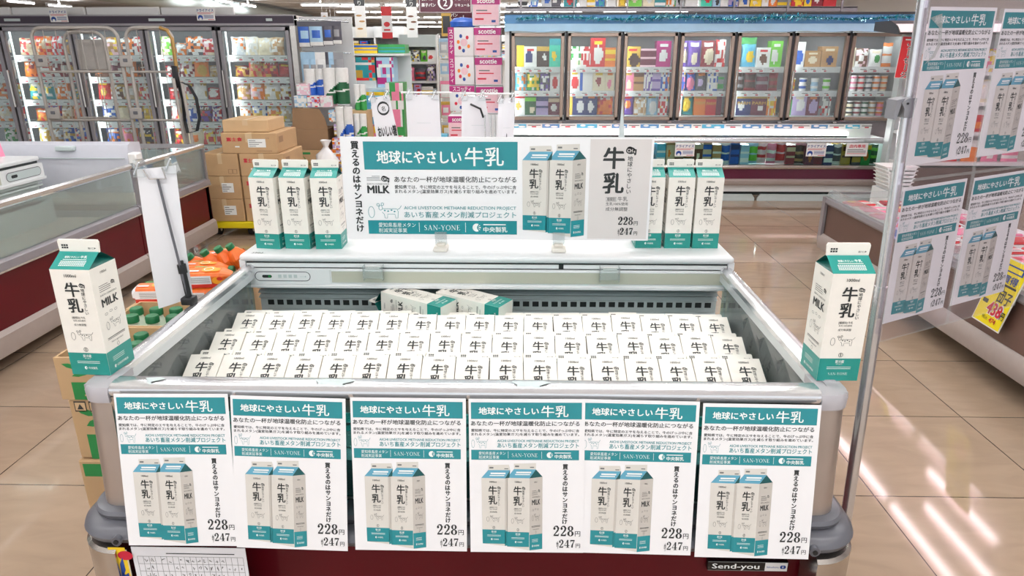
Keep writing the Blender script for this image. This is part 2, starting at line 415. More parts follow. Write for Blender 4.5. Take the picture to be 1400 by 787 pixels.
def ceiling_lamp(x, y, z, along, pink, power, label, group):
    e = local_thing('ceiling_lamp', label, 'ceiling lamp', Matrix.Translation((x, y, z)), group)
    hm, tm = LP[(along, pink)]
    obj('lamp_housing', hm, e); obj('fluorescent_tube', tm, e)
    if power:
        d = bpy.data.lights.new('tube_glow', 'AREA'); d.shape = 'RECTANGLE'
        d.size, d.size_y = (1.16, .05) if along == 'x' else (.05, 1.16)
        d.energy = power; d.color = (1, .86, .89) if pink else (1, .995, .99)
        o = bpy.data.objects.new('tube_glow', d); COL.objects.link(o); o.parent = e; o.location = (0, 0, -.03)
        if not pink:                                   # a bare tube lights the ceiling as well
            d2 = bpy.data.lights.new('tube_glow_up', 'AREA'); d2.shape = 'RECTANGLE'; d2.size, d2.size_y = d.size, d.size_y; d2.energy = power*1.1; d2.color = d.color
            o2 = bpy.data.objects.new('tube_glow_up', d2); COL.objects.link(o2); o2.parent = e; o2.location = (0, 0, .075); o2.rotation_euler = (PI, 0, 0)
# lamps over the near aisles (their light reaches the picture though they hang above the frame)
for yi, y in enumerate((-1.6, .4, 2.4, 4.2, 6.0, 8.2)):
    for xi, x in enumerate((-4.6, -2.9, -1.4, 0.0, 1.3, 2.6) if y < 4.5 else (-1.8, -.4, 1.0)):
        ceiling_lamp(x, y, 2.8, 'x', 0, LAMP_W, 'white tube lamp over the near sales floor', 'ceiling lamps over the near sales floor')
# the pinkish lamps along the meat aisle on the right
for x, ys in ((3.66, (5.3, 6.55)), (4.0, (5.3,)), (4.35, (5.9,)), (4.65, (6.6, 7.9)), (5.06, (6.3, 7.55))):
    for y in ys:
        ceiling_lamp(x, y, 2.8, 'y', 1, 4.0, 'pinkish tube lamp over the meat aisle', 'tube lamps over the meat aisle')
for x, y in ((-8.4, 18.6), (-8.45, 20.4), (-8.45, 22.2), (-14.3, 20.6), (-14.35, 22.4), (-11, 14.0), (-11, 26), (-5.4, 12.5), (-5.4, 14.5)):
    ceiling_lamp(x, y, 2.8, 'y', 0, LAMP_W*2.5, 'tube lamp running front to back above the left upright freezers', 'tube lamps above the left freezers')
for yi, y in enumerate((10.5, 13, 15.5, 18.5, 22, 26, 30, 35, 41)):
    for x in (-6.2, -5, -3.7, -2.45, -1.2, .05, 1.3, 3.2, 5.0):
        if y < 16 and x < -3.5: continue
        ceiling_lamp(x, y, 2.8, 'x', 0, LAMP_W*2 if y < 16 else LAMP_W*3 if (x in (-6.2, -3.7, -1.2, 1.3, 5.0) and yi != 6) else 0, 'tube lamp in the rows of lamps running across the far hall', 'rows of tube lamps across the far hall')

# ================================================================== THE MILK CHEST FREEZER
CX0, CX1 = -.760, .543
def sweep(mb, prof, path, m):
    """prof: (outward offset, z); path: (x, y, nx, ny)"""
    n = len(prof); vs = [(x+nx*d, y+ny*d, z) for x, y, nx, ny in path for d, z in prof]
    fs = [(i*n+k, i*n+(k+1) % n, (i+1)*n+(k+1) % n, (i+1)*n+k) for i in range(len(path)-1) for k in range(n)]
    fs += [tuple(range(n)), tuple(range((len(path)-1)*n+n-1, (len(path)-1)*n-1, -1))]
    mb.add(vs, fs, m)
def corner(cx, cy, r, a0, a1, n=8):
    return [(cx+r*math.cos(a), cy+r*math.sin(a), math.cos(a), math.sin(a)) for a in [a0+(a1-a0)*i/n for i in range(n+1)]]
YF = 1.035
R = .03
pathL = [(CX0, 1.30, -1, 0)] + corner(CX0+R, YF+R, R, PI, 1.5*PI) + [(CX0+.085, YF, 0, -1)]
pathR = [(CX1-.085, YF, 0, -1)] + corner(CX1-R, YF+R, R, 1.5*PI, 2*PI) + [(CX1, 1.30, 1, 0)]
pathF = [(CX0, 1.95, -1, 0), (CX0, 1.3, -1, 0)] + corner(CX0+R, YF+R, R, PI, 1.5*PI) + corner(CX1-R, YF+R, R, 1.5*PI, 2*PI) + [(CX1, 1.3, 1, 0), (CX1, 1.95, 1, 0)]
chest = thing('chest_freezer', 'open glass-sided chest freezer filled with milk cartons and hung with posters', 'freezer', (-.11, 1.5, 0))
b = MB()
b.box(CX0+.03, CX1-.03, YF+.02, 1.95, .12, .70, 'maroon')
b.box(CX0+.06, CX1-.06, YF+.08, 1.93, .0, .12, 'black')
b.build('lower_body', chest)
b = MB(); sweep(b, [(0, .668), (.036, .670), (.047, .678), (.051, .688), (.047, .698), (.036, .705), (.022, .708), (.026, .712), (.028, .719), (.024, .725), (.012, .728), (-.02, .728), (-.02, .668)], pathF, 'grey_plastic')
b.build('bumper', chest)
for pth, nm, sx in ((pathL, 'left', 1), (pathR, 'right', -1)):
    b = MB()
    q = [(x, y, nx, ny) for x, y, nx, ny in pth]
    if sx > 0: q = [(CX0, 1.12, -1, 0)]+q[1:-1]+[(CX0+.05, YF, 0, -1)]
    else: q = [(CX1-.05, YF, 0, -1)]+q[1:-1]+[(CX1, 1.12, 1, 0)]
    qc = q[:-1]+[(CX0+.034, YF, 0, -1)] if sx > 0 else [(CX1-.034, YF, 0, -1)]+q[1:]
    sweep(b, [(.052, .10), (.052, .658), (.046, .664), (-.012, .664), (-.012, .10)], qc, 'steel')
    b.build('base_column', chest)
    b = MB()
    q2 = [(x, y, nx, ny) for x, y, nx, ny in q]
    sweep(b, [(.010, .720), (0, .935), (-.012, .935), (-.012, .720)], q2, 'post_metal')
    po = b.build('corner_post', chest)
    b = MB(); sweep(b, [(.004, .932), (.005, .95), (.001, .959), (-.03, .961), (-.03, .932)], q2, 'cap_plastic')
    if sx > 0: b.box(CX0+.002, CX0+.048, YF+.01, 1.115, .945, .9595, 'cap_plastic')
    else: b.box(CX1-.048, CX1-.002, YF+.01, 1.115, .945, .9595, 'cap_plastic')
    b.build('corner_cap', chest)
    b = MB(); cx = CX0+.045 if sx > 0 else CX1-.045
    b.cyl((cx, YF-.057, .688), (cx, YF-.04, .688), .009, 'grey_plastic', 14); b.cyl((cx, YF-.059, .688), (cx, YF-.056, .688), .0045, 'black', 10)
    b.build('bumper_screw', chest)
# front rail: a rounded tube over a flat band
b = MB()
prof = [(1.032, .950), (1.034, .957), (1.042, .962), (1.055, .9635), (1.075, .962), (1.085, .957), (1.086, .944), (1.05, .942), (1.034, .944)]
b.prism(prof, 'x', CX0+.049, CX1-.049, 'chrome')
b.prism([(1.036, .916), (1.034, .942), (1.06, .944), (1.06, .916)], 'x', CX0+.049, CX1-.049, 'steel')
b.build('front_rail', chest)
b = MB(); b.box(CX0+.055, CX1-.055, 1.052, 1.056, .735, .93, 'front_glass'); b.build('front_glass', chest)
for sx, x in ((1, CX0+.017), (-1, CX1-.017)):
    b = MB(); b.prism([(x-.016, .945), (x-.017, .957), (x-.008, .963), (x+.008, .963), (x+.017, .957), (x+.016, .945)], 'y', 1.085, 1.745, 'chrome'); b.box(x+sx*.012, x+sx*.016, 1.09, 1.742, .926, .948, 'rail_silver'); b.build('side_rail', chest)
    b = MB(); b.box(x-.003, x+.003, 1.1, 1.745, .70, .947, 'chest_glass'); b.build('side_glass', chest)
    b = MB(); b.box(x-.022, x+.022, 1.12, 1.95, .66, .735, 'steel'); b.build('side_frame', chest)
b = MB()
b.box(CX0+.05, CX1-.05, 1.07, 1.085, .60, .80, 'liner'); b.box(CX0+.022, CX0+.03, 1.07, 1.80, .60, .745, 'liner'); b.box(CX1-.03, CX1-.022, 1.07, 1.80, .60, .745, 'liner')
b.box(CX0+.022, CX1-.022, 1.07, 1.81, .585, .60, 'liner'); b.box(CX0+.04, CX1-.04, 1.808, 1.82, .60, .87, 'liner')
b.build('inner_liner', chest)
b = MB()
b.box(CX0+.055, CX1-.055, 1.10, 1.78, .738, .7455, 'white_enamel')
b.tube([(CX0+.06, 1.095, .81), (CX1-.06, 1.095, .81)], .003, 'chrome', 6); b.tube([(CX0+.06, 1.095, .86), (CX1-.06, 1.095, .86)], .003, 'chrome', 6)
for k in range(13): b.tube([(CX0+.1+k*.095, 1.095, .70), (CX0+.1+k*.095, 1.095, .86)], .002, 'chrome', 6)
b.build('load_shelf', chest)
# rear header with ledge, slots, control panel, ribs and grille
HX0, HX1 = -.765, .545
hd = MB()
hd.rbox(HX0, HX1, 1.735, 1.97, .970, .990, 'white_enamel', .009, 3)
hd.box(HX0+.012, HX1-.012, 1.745, 1.95, .945, .972, 'slot_dark')
hd.box(HX0+.018, .085, 1.739, 1.75, .956, .966, 'white_enamel'); hd.box(.098, HX1-.018, 1.739, 1.75, .956, .966, 'white_enamel')
hd.box(HX0, HX0+.016, 1.737, 1.97, .90, .975, 'white_enamel'); hd.box(HX1-.016, HX1, 1.737, 1.97, .90, .975, 'white_enamel')
hd.box(HX0, HX1, 1.738, 1.96, .908, .952, 'white_enamel')
hd.prism([(1.738, .908), (1.732, .906), (1.732, .900), (1.82, .896), (1.82, .908)], 'x', HX0, HX1, 'white_enamel')
hd.box(HX0+.01, HX1-.01, 1.83, 1.97, .05, .91, 'white_enamel')
A = Art(hd, (HX0+.03, 1.749, .9903), (1, 0, 0), (0, 1, 0)); A.text('3203', .0, 0, .017, 'ink_grey', 1, w=.03)
hd.build('rear_header', chest)
b = MB(); b.box(HX0+.245, HX1-.018, 1.7352, 1.74, .915, .946, 'olive_strip'); b.box(HX0+.245, HX1-.018, 1.7345, 1.738, .946, .949, 'white_enamel'); b.build('price_rail', chest)
b = MB(); A = Art(b, (HX0+.035, 1.7355, .931), (1, 0, 0), (0, 0, 1), .0003)
b.box(HX0+.02, HX0+.24, 1.7357, 1.74, .909, .951, 'white_enamel')
def pill(a, cx, cy, hw, hh, m, l, n=10):
    a.poly([(cx+hw-hh+hh*math.cos(t), cy+hh*math.sin(t)) for t in [-PI/2+PI*i/n for i in range(n+1)]]+[(cx-hw+hh+hh*math.cos(t), cy+hh*math.sin(t)) for t in [PI/2+PI*i/n for i in range(n+1)]], m, l)
pill(A, .078, 0, .075, .0135, 'grey_plastic', 1); pill(A, .078, 0, .073, .0115, 'white_enamel', 2); pill(A, .036, 0, .013, .0042, 'slot_dark', 3); pill(A, .043, 0, .004, .003, 'ink_green', 4)
for k in range(4): A.rect(.066+k*.014, -.004, .075+k*.014, .005, 'cool_grey', 3)
A.rect(.124, -.001, .14, 0, 'cool_grey', 3); A.rect(.138, -.0025, .141, .002, 'cool_grey', 3)
b.build('control_panel', chest)
b = MB()
for z in (.880, .866, .852): b.prism([(1.785, z), (1.80, z+.006), (1.805, z), (1.80, z-.004)], 'x', HX0+.02, HX1-.02, 'cool_grey')
b.box(HX0+.02, HX1-.02, 1.81, 1.815, .82, .90, 'cool_grey')
b.box(HX0+.02, HX1-.02, 1.798, 1.812, .815, .849, 'cool_grey')
A = Art(b, (HX0+.04, 1.7978, .823), (1, 0, 0), (0, 0, 1), .0003)
for k in range(47): A.rect(k*.0265, .004, k*.0265+.0175, .019, 'slot_dark', 1)
b.prism([(1.80, .815), (1.78, .80), (1.78, .79), (1.81, .79)], 'x', HX0+.02, HX1-.02, 'cool_grey')
b.build('air_grille', chest)
for x in (-.405, .218):
    b = MB()
    for xx in (x-.026, x+.024): b.box(xx, xx+.002, 1.716, 1.738, .926, .966, 'clear_acrylic')
    b.box(x-.026, x+.026, 1.7125, 1.7155, .934, .966, 'clear_acrylic'); b.box(x-.018, x+.018, 1.7165, 1.7185, .956, .968, 'white_plastic')
    tag(b.build('price_card_holder'), 'clear acrylic card clip on the rear rail, '+('left, near the control panel' if x < 0 else 'right, away from the control panel'), 'card holder', 'acrylic clips on the rear rail')
# badge plate on the maroon front
b = MB(); b.rbox(.338, .487, 1.043, 1.056, .590, .612, 'black_gloss', .003)
A = Art(b, (.338, 1.0428, .590), (.149, 0, 0), (0, 0, .022), .0003)
A.rect(.01, .04, .99, .1, 'ink_grey', 1); A.rect(.01, .9, .99, .96, 'ink_grey', 1)
A.text('Send-you', .06, .28, .7, 'ink_white', 2, w=.58, b=.015)
A.rect(.71, .08, .985, .92, 'white_plastic', 2); A.text('fukushima', .73, .4, .26, 'ink_blue', 3, w=.15); A.ring(.93, .5, .022, .17, .03, 'ink_blue', 3)
b.build('badge_plate', chest)
for (x0, x1, lab) in ((-.36, -.30, 'middle-left'), (-.02, .035, 'right of centre'), (-.655, -.63, 'left end')):
    b = MB(); pts = [(x0, 1.0335), (x1+.004, 1.0345), (x1-.012, 1.047), (x1+.008, 1.06), (x1-.004, 1.0655), (x0-.004, 1.063), (x0+.006, 1.05)]
    v = [(px, py, .9505+.0135*min(1, max(0, (py-1.032)/.012))+.0006 if py < 1.045 else .9645) for px, py in pts]
    b.poly(v, 'cool_grey'); b.poly([(p[0], p[1], p[2]+.0006) for p in v[::-1]], 'cool_grey')
    tag(b.build('tape_scrap'), 'torn scrap of tape stuck on the chrome front rail, '+lab, 'tape', 'tape scraps on the front rail')

# ================================================================== MILK CARTONS
def cow(A, x, y, s, m, l, wd=.5):
    """a plain outline of a spotted cow and an egg shape, s = width"""
    A.ring(x+.1*s, y+.2*s, .09*s, .17*s, wd, m, l, 16)
    q = lambda pts: [(x+px*s, y+py*s) for px, py in pts]
    A.stroke(q([(.42, .3), (.86, .3), (.9, .22), (.88, .02), (.82, .02), (.8, .14), (.58, .14), (.57, .02), (.5, .02), (.48, .14), (.42, .2)]), wd, m, l)
    A.stroke(q([(.88, .28), (.95, .32), (1.0, .4)]), wd, m, l)
    A.ring(x+.38*s, y+.33*s, .055*s, .07*s, wd, m, l, 12)
    A.ring(x+.31*s, y+.42*s, .04*s, .04*s, wd, m, l, 9); A.ring(x+.44*s, y+.44*s, .04*s, .04*s, wd, m, l, 9)
    for px, py in ((.5, .25), (.6, .23), (.7, .26), (.79, .22)): A.ell(x+px*s, y+py*s, .03*s, .022*s, m, l, 8)
def ch4(A, x, y, s, m, mi, l):
    A.ell(x, y, .5*s, .36*s, m, l, 14); A.ell(x-.1*s, y+.2*s, .3*s, .22*s, m, l, 10); A.poly([(x+.3*s, y+.2*s), (x+.62*s, y+.12*s), (x+.58*s, y-.42*s), (x+.42*s, y-.5*s), (x+.3*s, y-.2*s)], m, l)
    A.text('CH', x-.36*s, y-.17*s, .5*s, mi, l+1, w=.56*s, b=.03); A.text('4', x+.3*s, y-.24*s, .36*s, mi, l+1, b=.03)
def maker_mark(A, x, y, r, m, mb_, l):
    A.ell(x, y, r, r, m, l, 16)
    for a in (-.9, -.35, .35, .9):
        A.stroke([(x+.1*r*math.cos(a), y+.1*r*math.sin(a)), (x+1.25*r*math.cos(a), y+1.25*r*math.sin(a))], [.12*r, .36*r], mb_, l+1)
def carton_front(A, maker=True, fine=True, teal='carton_teal', ink='ink', body=None):
    if body: A.rect(0, 0, 70, 194, body, 0)
    A.rect(0, 0, 70, 42, teal, 1)
    A.text('1000ml', 34.5, 180.5, 7.6, ink, 2, 'c', b=.012)
    A.text('牛', 33, 148, 27.5, ink, 2, 'c', b=.024); A.text('乳', 32.5, 119.5, 27.5, ink, 2, 'c', b=.024)
    A.vtext('地球にやさしい', 51, 161.5, 6.9, ink, 2, b=.01)
    ch4(A, 51, 166, 9.5, ink, 'carton_white', 2)
    if fine:
        A.text('[種類別] 牛乳', 34, 106, 4.8, ink, 2, 'c', w=24); A.text('生乳100%使用', 34, 101, 3.6, ink, 2, 'c', w=22)
    else:
        A.text('[種類別] 牛乳', 34, 106, 4.8, ink, 2, 'c', w=24); A.text('生乳100%使用', 34, 101, 3.6, ink, 2, 'c', w=22)
    A.text('成分無調整', 34, 93, 4.6, ink, 2, 'c', w=22)
    cow(A, 13, 65, 41, ink, 2, .55)
    A.ring(34.5, 48.5, 3.6, 3.9, .7, ink, 2, 12); A.rect(33.9, 45.6, 35.1, 51.4, ink, 2)
    A.text('要冷蔵', 34.5, 34, 6, 'ink_white', 2, 'c', w=15, b=.01); A.text('10℃以下', 34.5, 30.6, 3, 'ink_white', 2, 'c', w=11)
    for yy in (25.5, 22.5): A.rect(14, yy, 55, yy+.9, 'ink_white', 2)
    if maker:
        maker_mark(A, 28, 13.5, 3, 'ink_white', teal, 2); A.text('中央製乳', 33, 11.5, 5, 'ink_white', 2, w=16, b=.01)
    else: A.roman('SAN-YONE', 34.5, 11, 6.6, 'ink_white', 2, 'c')
def carton_side(A, teal='carton_teal', ink='ink', body=None):
    if body: A.rect(0, 0, 70, 194, body, 0)
    A.rect(0, 0, 70, 42, teal, 1)
    A.text('1000ml', 33, 180, 6, ink, 2, 'c')
    for k in range(4): A.rect(14, 159-k*3.4, 14+(30 if k else 24), 159.8-k*3.4, ink, 2)
    ch4(A, 51, 158, 9, ink, 'carton_white', 2)
    A.text('EARTH CONSCIOUS', 36, 141, 4.4, ink, 2, 'c', w=44); A.text('MILK', 36, 122, 20, ink, 2, 'c', w=43, b=.03)
    for k, yy in enumerate((108, 110, 109)): A.ring(20+13*k, yy, 4, 2, .5, ink, 2, 8)
    cow(A, 14, 78, 42, ink, 2, .55)
    A.rect(11, 64, 59, 65.2, ink, 2); A.rect(11, 61.8, 59, 62.6, ink, 2); A.text('Homogenized', 35, 54.5, 4.2, ink, 2, 'c', w=32)
    A.ring(35, 47.5, 3, 3.2, .6, ink, 2, 10)
    for k in range(3): A.rect(14, 28-k*3.2, 46, 28.8-k*3.2, 'ink_white', 2)
    maker_mark(A, 17, 11, 3, 'ink_white', teal, 2); A.text('CHUOMILK', 22, 8.8, 6.2, 'ink_white', 2, w=32, b=.02)
def carton_meshes(maker, hb=.035, fin=.237):
    b = MB(); h = .035
    b.box(-h, h, -h, hb, 0, .194, 'carton_white')
    k = .001
    carton_front(Art(b, (-h, -h, 0), (k, 0, 0), (0, 0, k)), maker)
    carton_front(Art(b, (h, hb, 0), (-k, 0, 0), (0, 0, k)), maker)
    ks = k*(h+hb)/.07; carton_side(Art(b, (h, -h, 0), (0, ks, 0), (0, 0, k))); carton_side(Art(b, (-h, hb, 0), (0, -ks, 0), (0, 0, k)))
    for p in ([(-h-.0003, -h-.0003, 0), (h+.0003, -h-.0003, 0), (h+.0003, -h-.0003, .042), (-h-.0003, -h-.0003, .042)],): pass
    body = b.mesh('carton_body', 30)
    g = MB(); zt, zr = .194, .216
    Lf, Rf, Lb, Rb = (-h, -h, zt), (h, -h, zt), (-h, hb, zt), (h, hb, zt)
    rl, rr, bl, br = (-h, -.002, zr), (h, -.002, zr), (-h, .002, zr), (h, .002, zr)
    gl, gr = (-.012, 0, zr-.004), (.012, 0, zr-.004)
    g.poly([Lf, Rf, rr, rl], 'carton_teal'); g.poly([Rb, Lb, bl, br], 'carton_teal')
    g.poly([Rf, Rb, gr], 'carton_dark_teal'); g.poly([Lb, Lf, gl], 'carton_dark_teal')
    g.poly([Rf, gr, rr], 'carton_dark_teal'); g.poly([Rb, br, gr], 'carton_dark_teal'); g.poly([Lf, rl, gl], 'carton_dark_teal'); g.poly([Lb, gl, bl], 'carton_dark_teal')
    for s in (1, -1):
        if s < 0 and hb < h: continue
        sl = math.hypot(h-.002, zr-zt)
        A = Art(g, (-h*s, -h*s, zt), (k*s, 0, 0), (0, .033/sl*k*s, (zr-zt)/sl*k))
        A.text('地球にやさしい', 15, 25, 5.2, 'ink_white', 1, w=26, b=.02); A.text('牛乳', 43, 25, 6.4, 'ink_white', 1, w=12, b=.02)
        A.rect(14, 21, 56, 22.2, 'ink_white', 1)
        for j in range(4):
            for i in range(14): A.rect(12+i*3.3, 7.5+j*3.1, 14.6+i*3.3, 9.3+j*3.1, 'ink_white', 1)
    roof = g.mesh('gable_roof', 20)
    f = MB(); prof = [(-h, zr-.001), (h, zr-.001), (h, .233), (h-.002, .236), (h-.007, .237), (h-.009, .2345), (-h+.009, .2345), (-h+.007, .237), (-h+.002, .236), (-h, .233)]
    prof = [(-h, zr-.001), (h, zr-.001), (h+.0015, fin-.004), (h-.0005, fin), (-h+.0005, fin), (-h-.0015, fin-.004)]
    f.prism(prof, 'y', -.002, .002, 'carton_white')
    for s in (1, -1):
        A = Art(f, (-h*s, -.002*s, .2155), (k*s, 0, 0), (0, 0, k))
        for j in range(2):
            for i in range(3): A.rect(5+i*4.2, 10-j*4.2, 8.4+i*4.2, 13-j*4.2, 'ink', 1)
        A.text('開け口', 52, 5, 4, 'ink', 1, w=10); A.poly([(63, 5.2), (66, 6.8), (63, 8.4)], 'ink', 1)
        A.rect(4, 1.5, 66, 1.9, 'cool_grey', 1)
    return body, roof, f.mesh('top_fin', 30)
CART = {True: carton_meshes(True), False: carton_meshes(False), 'chest': carton_meshes(True, .017, .235)}
def carton(label, M, group=None, maker=True):
    e = local_thing('milk_carton', label, 'milk carton', M, group)
    for nm, me in zip(('carton_body', 'gable_roof', 'top_fin'), CART[maker]): obj(nm, me, e)
    return e
def up_M(x, y, z, rz, tilt=0): return Matrix.Translation((x, y, z)) @ Matrix.Rotation(math.radians(rz), 4, 'Z') @ Matrix.Rotation(math.radians(tilt), 4, 'X')
carton('milk carton standing on the front left corner of the chest', up_M(-.763, 1.115, .961, -3))
carton('milk carton standing on the front right corner of the chest', up_M(.5375, 1.121, .961, 1), None, False)
for i, x in enumerate((-.700, -.621, -.540)):
    carton(('leftmost', 'middle', 'rightmost')[i]+' of three milk cartons on the rear ledge, left of the sign', up_M(x, 1.832, .990, (-9, -5, 2)[i]), 'milk cartons on the rear ledge left of the sign')
for i, x in enumerate((.332, .411, .487)):
    carton(('leftmost, half hidden,', 'middle', 'rightmost')[i]+' of three milk cartons on the rear ledge, right of the sign', up_M(x, 1.862, .990, (0, 1, 1)[i]), 'milk cartons on the rear ledge right of the sign')
rnd = random.Random(7)
AL = math.radians(25)
for r_, (yt, row, x0, x1) in enumerate(((1.349, 'front', -.690, .462), (1.474, 'middle', -.690, .462), (1.599, 'rear', -.690, .462))):
    for i in range(17):
        x = x0+(x1-x0)*i/16
        t = i/16
        roll = math.radians((1-t)*2.6+rnd.uniform(-1.0, 1.0))
        ax = V((0, math.cos(AL), math.sin(AL)))             # long axis, leaning back
        nr = V((0, math.sin(AL), -math.cos(AL)))            # towards its back face
        # lean sideways about the face normal
        Rm = Matrix.Rotation(-roll, 3, nr)
        ax2 = Rm @ ax; xx = Rm @ V((1, 0, 0))
        top = V((x, yt+rnd.uniform(-.0015, .0015), .879+rnd.uniform(-.0015, .0015)))   # middle of the face's top edge
        o = top-ax2*.194+nr*.035
        yy = nr
        M = Matrix(((xx.x, yy.x, ax2.x, o.x), (xx.y, yy.y, ax2.y, o.y), (xx.z, yy.z, ax2.z, o.z), (0, 0, 0, 1)))
        carton(f'milk carton in the {row} row inside the chest, {ORD[i]} from the left', M, f'milk cartons in the {row} row of the chest', 'chest')
for (c, yaw, lab) in (((-.284, 1.690, .826), -29, 'left one of two milk cartons lying flat behind the rear row'), ((-.138, 1.692, .826), -29, 'right one of two milk cartons lying flat behind the rear row')):
    ca, sa = math.cos(math.radians(yaw)), math.sin(math.radians(yaw))
    base_dir = V((ca, sa, -.04)).normalized()       # from top to base
    zz = -base_dir; yy = V((0, 0, -1)); yy = (yy-zz*yy.dot(zz)).normalized(); xx = yy.cross(zz)
    o = V(c)+base_dir*.097
    carton(lab, Matrix(((xx.x, yy.x, zz.x, o.x), (xx.y, yy.y, zz.y, o.y), (xx.z, yy.z, zz.z, o.z+.035), (0, 0, 0, 1))), 'milk cartons lying flat behind the rear row')
# ================================================================== POSTERS AND SIGN
def poster_carton(A, right):
    """two printed cartons; A in a 523 x 706 frame, y down from the top"""
    def q(pts): return [(x/523, 1-y/706) for x, y in pts]
    def quad(TL, TR, BR, BL, mt, l): A.poly(q([BL, BR, TR, TL]), mt, l)
    def face(TL, TR, BL, l):
        o = q([BL])[0]; a = q([TL])[0]; c = (q([TR])[0][0]-a[0], q([TR])[0][1]-a[1]); d = (a[0]-o[0], a[1]-o[1])
        return A.sub(o[0], o[1], (c[0]/70, c[1]/70), (d[0]/194, d[1]/194), l)
    if right:
        f = ((172, 356), (274, 358), (170, 678), (274, 696)); s_ = ((274, 358), (333, 350), (274, 696), (333, 678))
        roof = ((172, 356), (274, 358), (303, 317), (203, 316)); fin = ((203, 316), (303, 317), (303, 288), (203, 291)); gus = ((274, 358), (333, 350), (303, 317))
    else:
        f = ((54, 357), (162, 359), (57, 664), (160, 676)); s_ = ((162, 359), (174, 356), (160, 676), (172, 672))
        roof = ((54, 357), (162, 359), (186, 321), (86, 321)); fin = ((86, 321), (186, 321), (180, 296), (86, 298)); gus = ((162, 359), (182, 356), (186, 321))
    quad(*s_[:2], s_[3], s_[2], 'poster_carton_side', 3)
    quad(*f[:2], f[3], f[2], 'poster_carton', 3)
    A.poly(q(roof), 'poster_blue', 3); A.poly(q(fin), 'poster_carton', 3); A.poly(q(gus), 'poster_dark_teal', 4)
    B = face(f[0], f[1], f[2], 3)
    carton_front(B, True, False, 'poster_teal', 'ink', None)
    if right:
        carton_side(face(s_[0], s_[1], s_[2], 3), 'poster_teal', 'ink', None)
    else:
        S = face(s_[0], s_[1], s_[2], 3); S.rect(0, 0, 70, 42, 'poster_teal', 1)
    x, y = q([fin[3]])[0]
    A.rect(x+.01, y-.022, x+.045, y-.012, 'ink_grey', 5); A.rect(x+.14, y-.026, x+.175, y-.020, 'ink_grey', 5)
    x0, y0 = q([roof[3]])[0]; A.rect(x0+.02, y0-.026, x0+.15, y0-.016, 'ink_white', 5); A.rect(x0+.01, y0-.038, x0+.14, y0-.032, 'ink_white', 5)
def price(A, xr, y1, y2, h1, h2, ar, l=3):
    A.text('円', xr, y1+.002, h1*.78, 'ink', l, 'r', ar=ar, b=.01); A.roman('228', xr-h1*.8*ar, y1, h1*1.9, 'ink', l, 'r', ar=ar*.82)
    A.text('円', xr, y2+.002, h2*.78, 'ink', l, 'r', ar=ar, b=.01); A.roman('247', xr-h2*.8*ar, y2, h2*1.8, 'ink', l, 'r', ar=ar*.8)
    xx = xr-h2*3.35*ar
    A.vtext('(税込)', xx, y2+h2*1.05, h2*.42, 'ink', l, b=.01, sp=.72, ar=ar*.9)
LEAD = 'あなたの一杯が地球温暖化防止につながる'
D1 = '愛知県では、牛に特定のエサを与えることで、牛のげっぷ中に含'
D2 = 'まれるメタン(温室効果ガス)を減らす取り組みを進めています。'
def band2(A, x0, x1, y0, y1, ar, l=2):
    A.rect(x0, y0, x1, y1, 'poster_teal', l)
    w_, h_ = x1-x0, y1-y0
    A.text('愛知県畜産メタン', x0+.07*w_, y0+.53*h_, h_*.36, 'ink_white', l+1, w=.25*w_); A.text('削減実証事業', x0+.07*w_, y0+.13*h_, h_*.36, 'ink_white', l+1, w=.19*w_)
    A.rect(x0+.342*w_, y0+.15*h_, x0+.345*w_, y0+.85*h_, 'ink_white', l+1); A.rect(x0+.653*w_, y0+.15*h_, x0+.656*w_, y0+.85*h_, 'ink_white', l+1)
    A.roman('SAN-YONE', x0+.375*w_, y0+.3*h_, h_*.52, 'ink_white', l+1, ar=.24*w_/(5.02*h_*.52), sp=.06)
    A2 = A.sub(x0+.73*w_, y0+.5*h_, (ar, 0), (0, 1), 0)
    maker_mark(A2, 0, 0, .3*h_, 'ink_white', 'poster_teal', l+1)
    A.rect(x0+.775*w_, y0+.68*h_, x0+.925*w_, y0+.76*h_, 'ink_white', l+1); A.text('中央製乳', x0+.775*w_, y0+.2*h_, h_*.42, 'ink_white', l+1, w=.16*w_, b=.02)
PW, PH = .1945, .276
def poster_mesh():
    b = MB(); ar = PH/PW
    b.box(-PW/2, PW/2, 0, .0007, -PH, 0, 'poster_white')
    A = Art(b, (-PW/2, 0, -PH), (PW, 0, 0), (0, 0, PH), .00012)
    A.rect(.02, .873, .972, .978, 'poster_teal', 1)
    A.text('地球にやさしい', .087, .905, .05, 'ink_white', 2, w=.515, b=.03); A.text('牛乳', .625, .893, .078, 'ink_white', 2, w=.232, b=.012)
    A.text(LEAD, .018, .833, .033, 'ink', 2, w=.936, b=.02)
    A.text(D1, .02, .793, .02, 'ink', 2, w=.932, b=.018); A.text(D2, .02, .769, .02, 'ink', 2, w=.932, b=.018)
    cow(A.sub(.02, .685, (.0015*ar*.68, 0), (0, .0015), 0), 0, 0, 100, 'ink_teal', 2, 1.3)
    A.text('AICHI LIVESTOCK METHANE REDUCTION PROJECT', .245, .727, .022, 'ink_teal', 2, w=.705, b=.02); A.text('あいち畜産メタン削減プロジェクト', .245, .692, .035, 'ink_teal', 2, w=.705, b=.016)
    band2(A, .018, .952, .612, .676, ar)
    poster_carton(A, False); poster_carton(A, True)
    A.vtext('買えるのはサンヨネだけ', .835, .588, .0372, 'ink', 2, b=.045, sp=.97, ar=ar*.92)
    price(A, .972, .112, .034, .051, .042, ar)
    return b.mesh('milk_poster', 30)
POSTER = poster_mesh()
def poster(label, M, group):
    o = bpy.data.objects.new('milk_poster', POSTER); COL.objects.link(o); o.matrix_world = M
    return tag(o, label, 'poster', group)
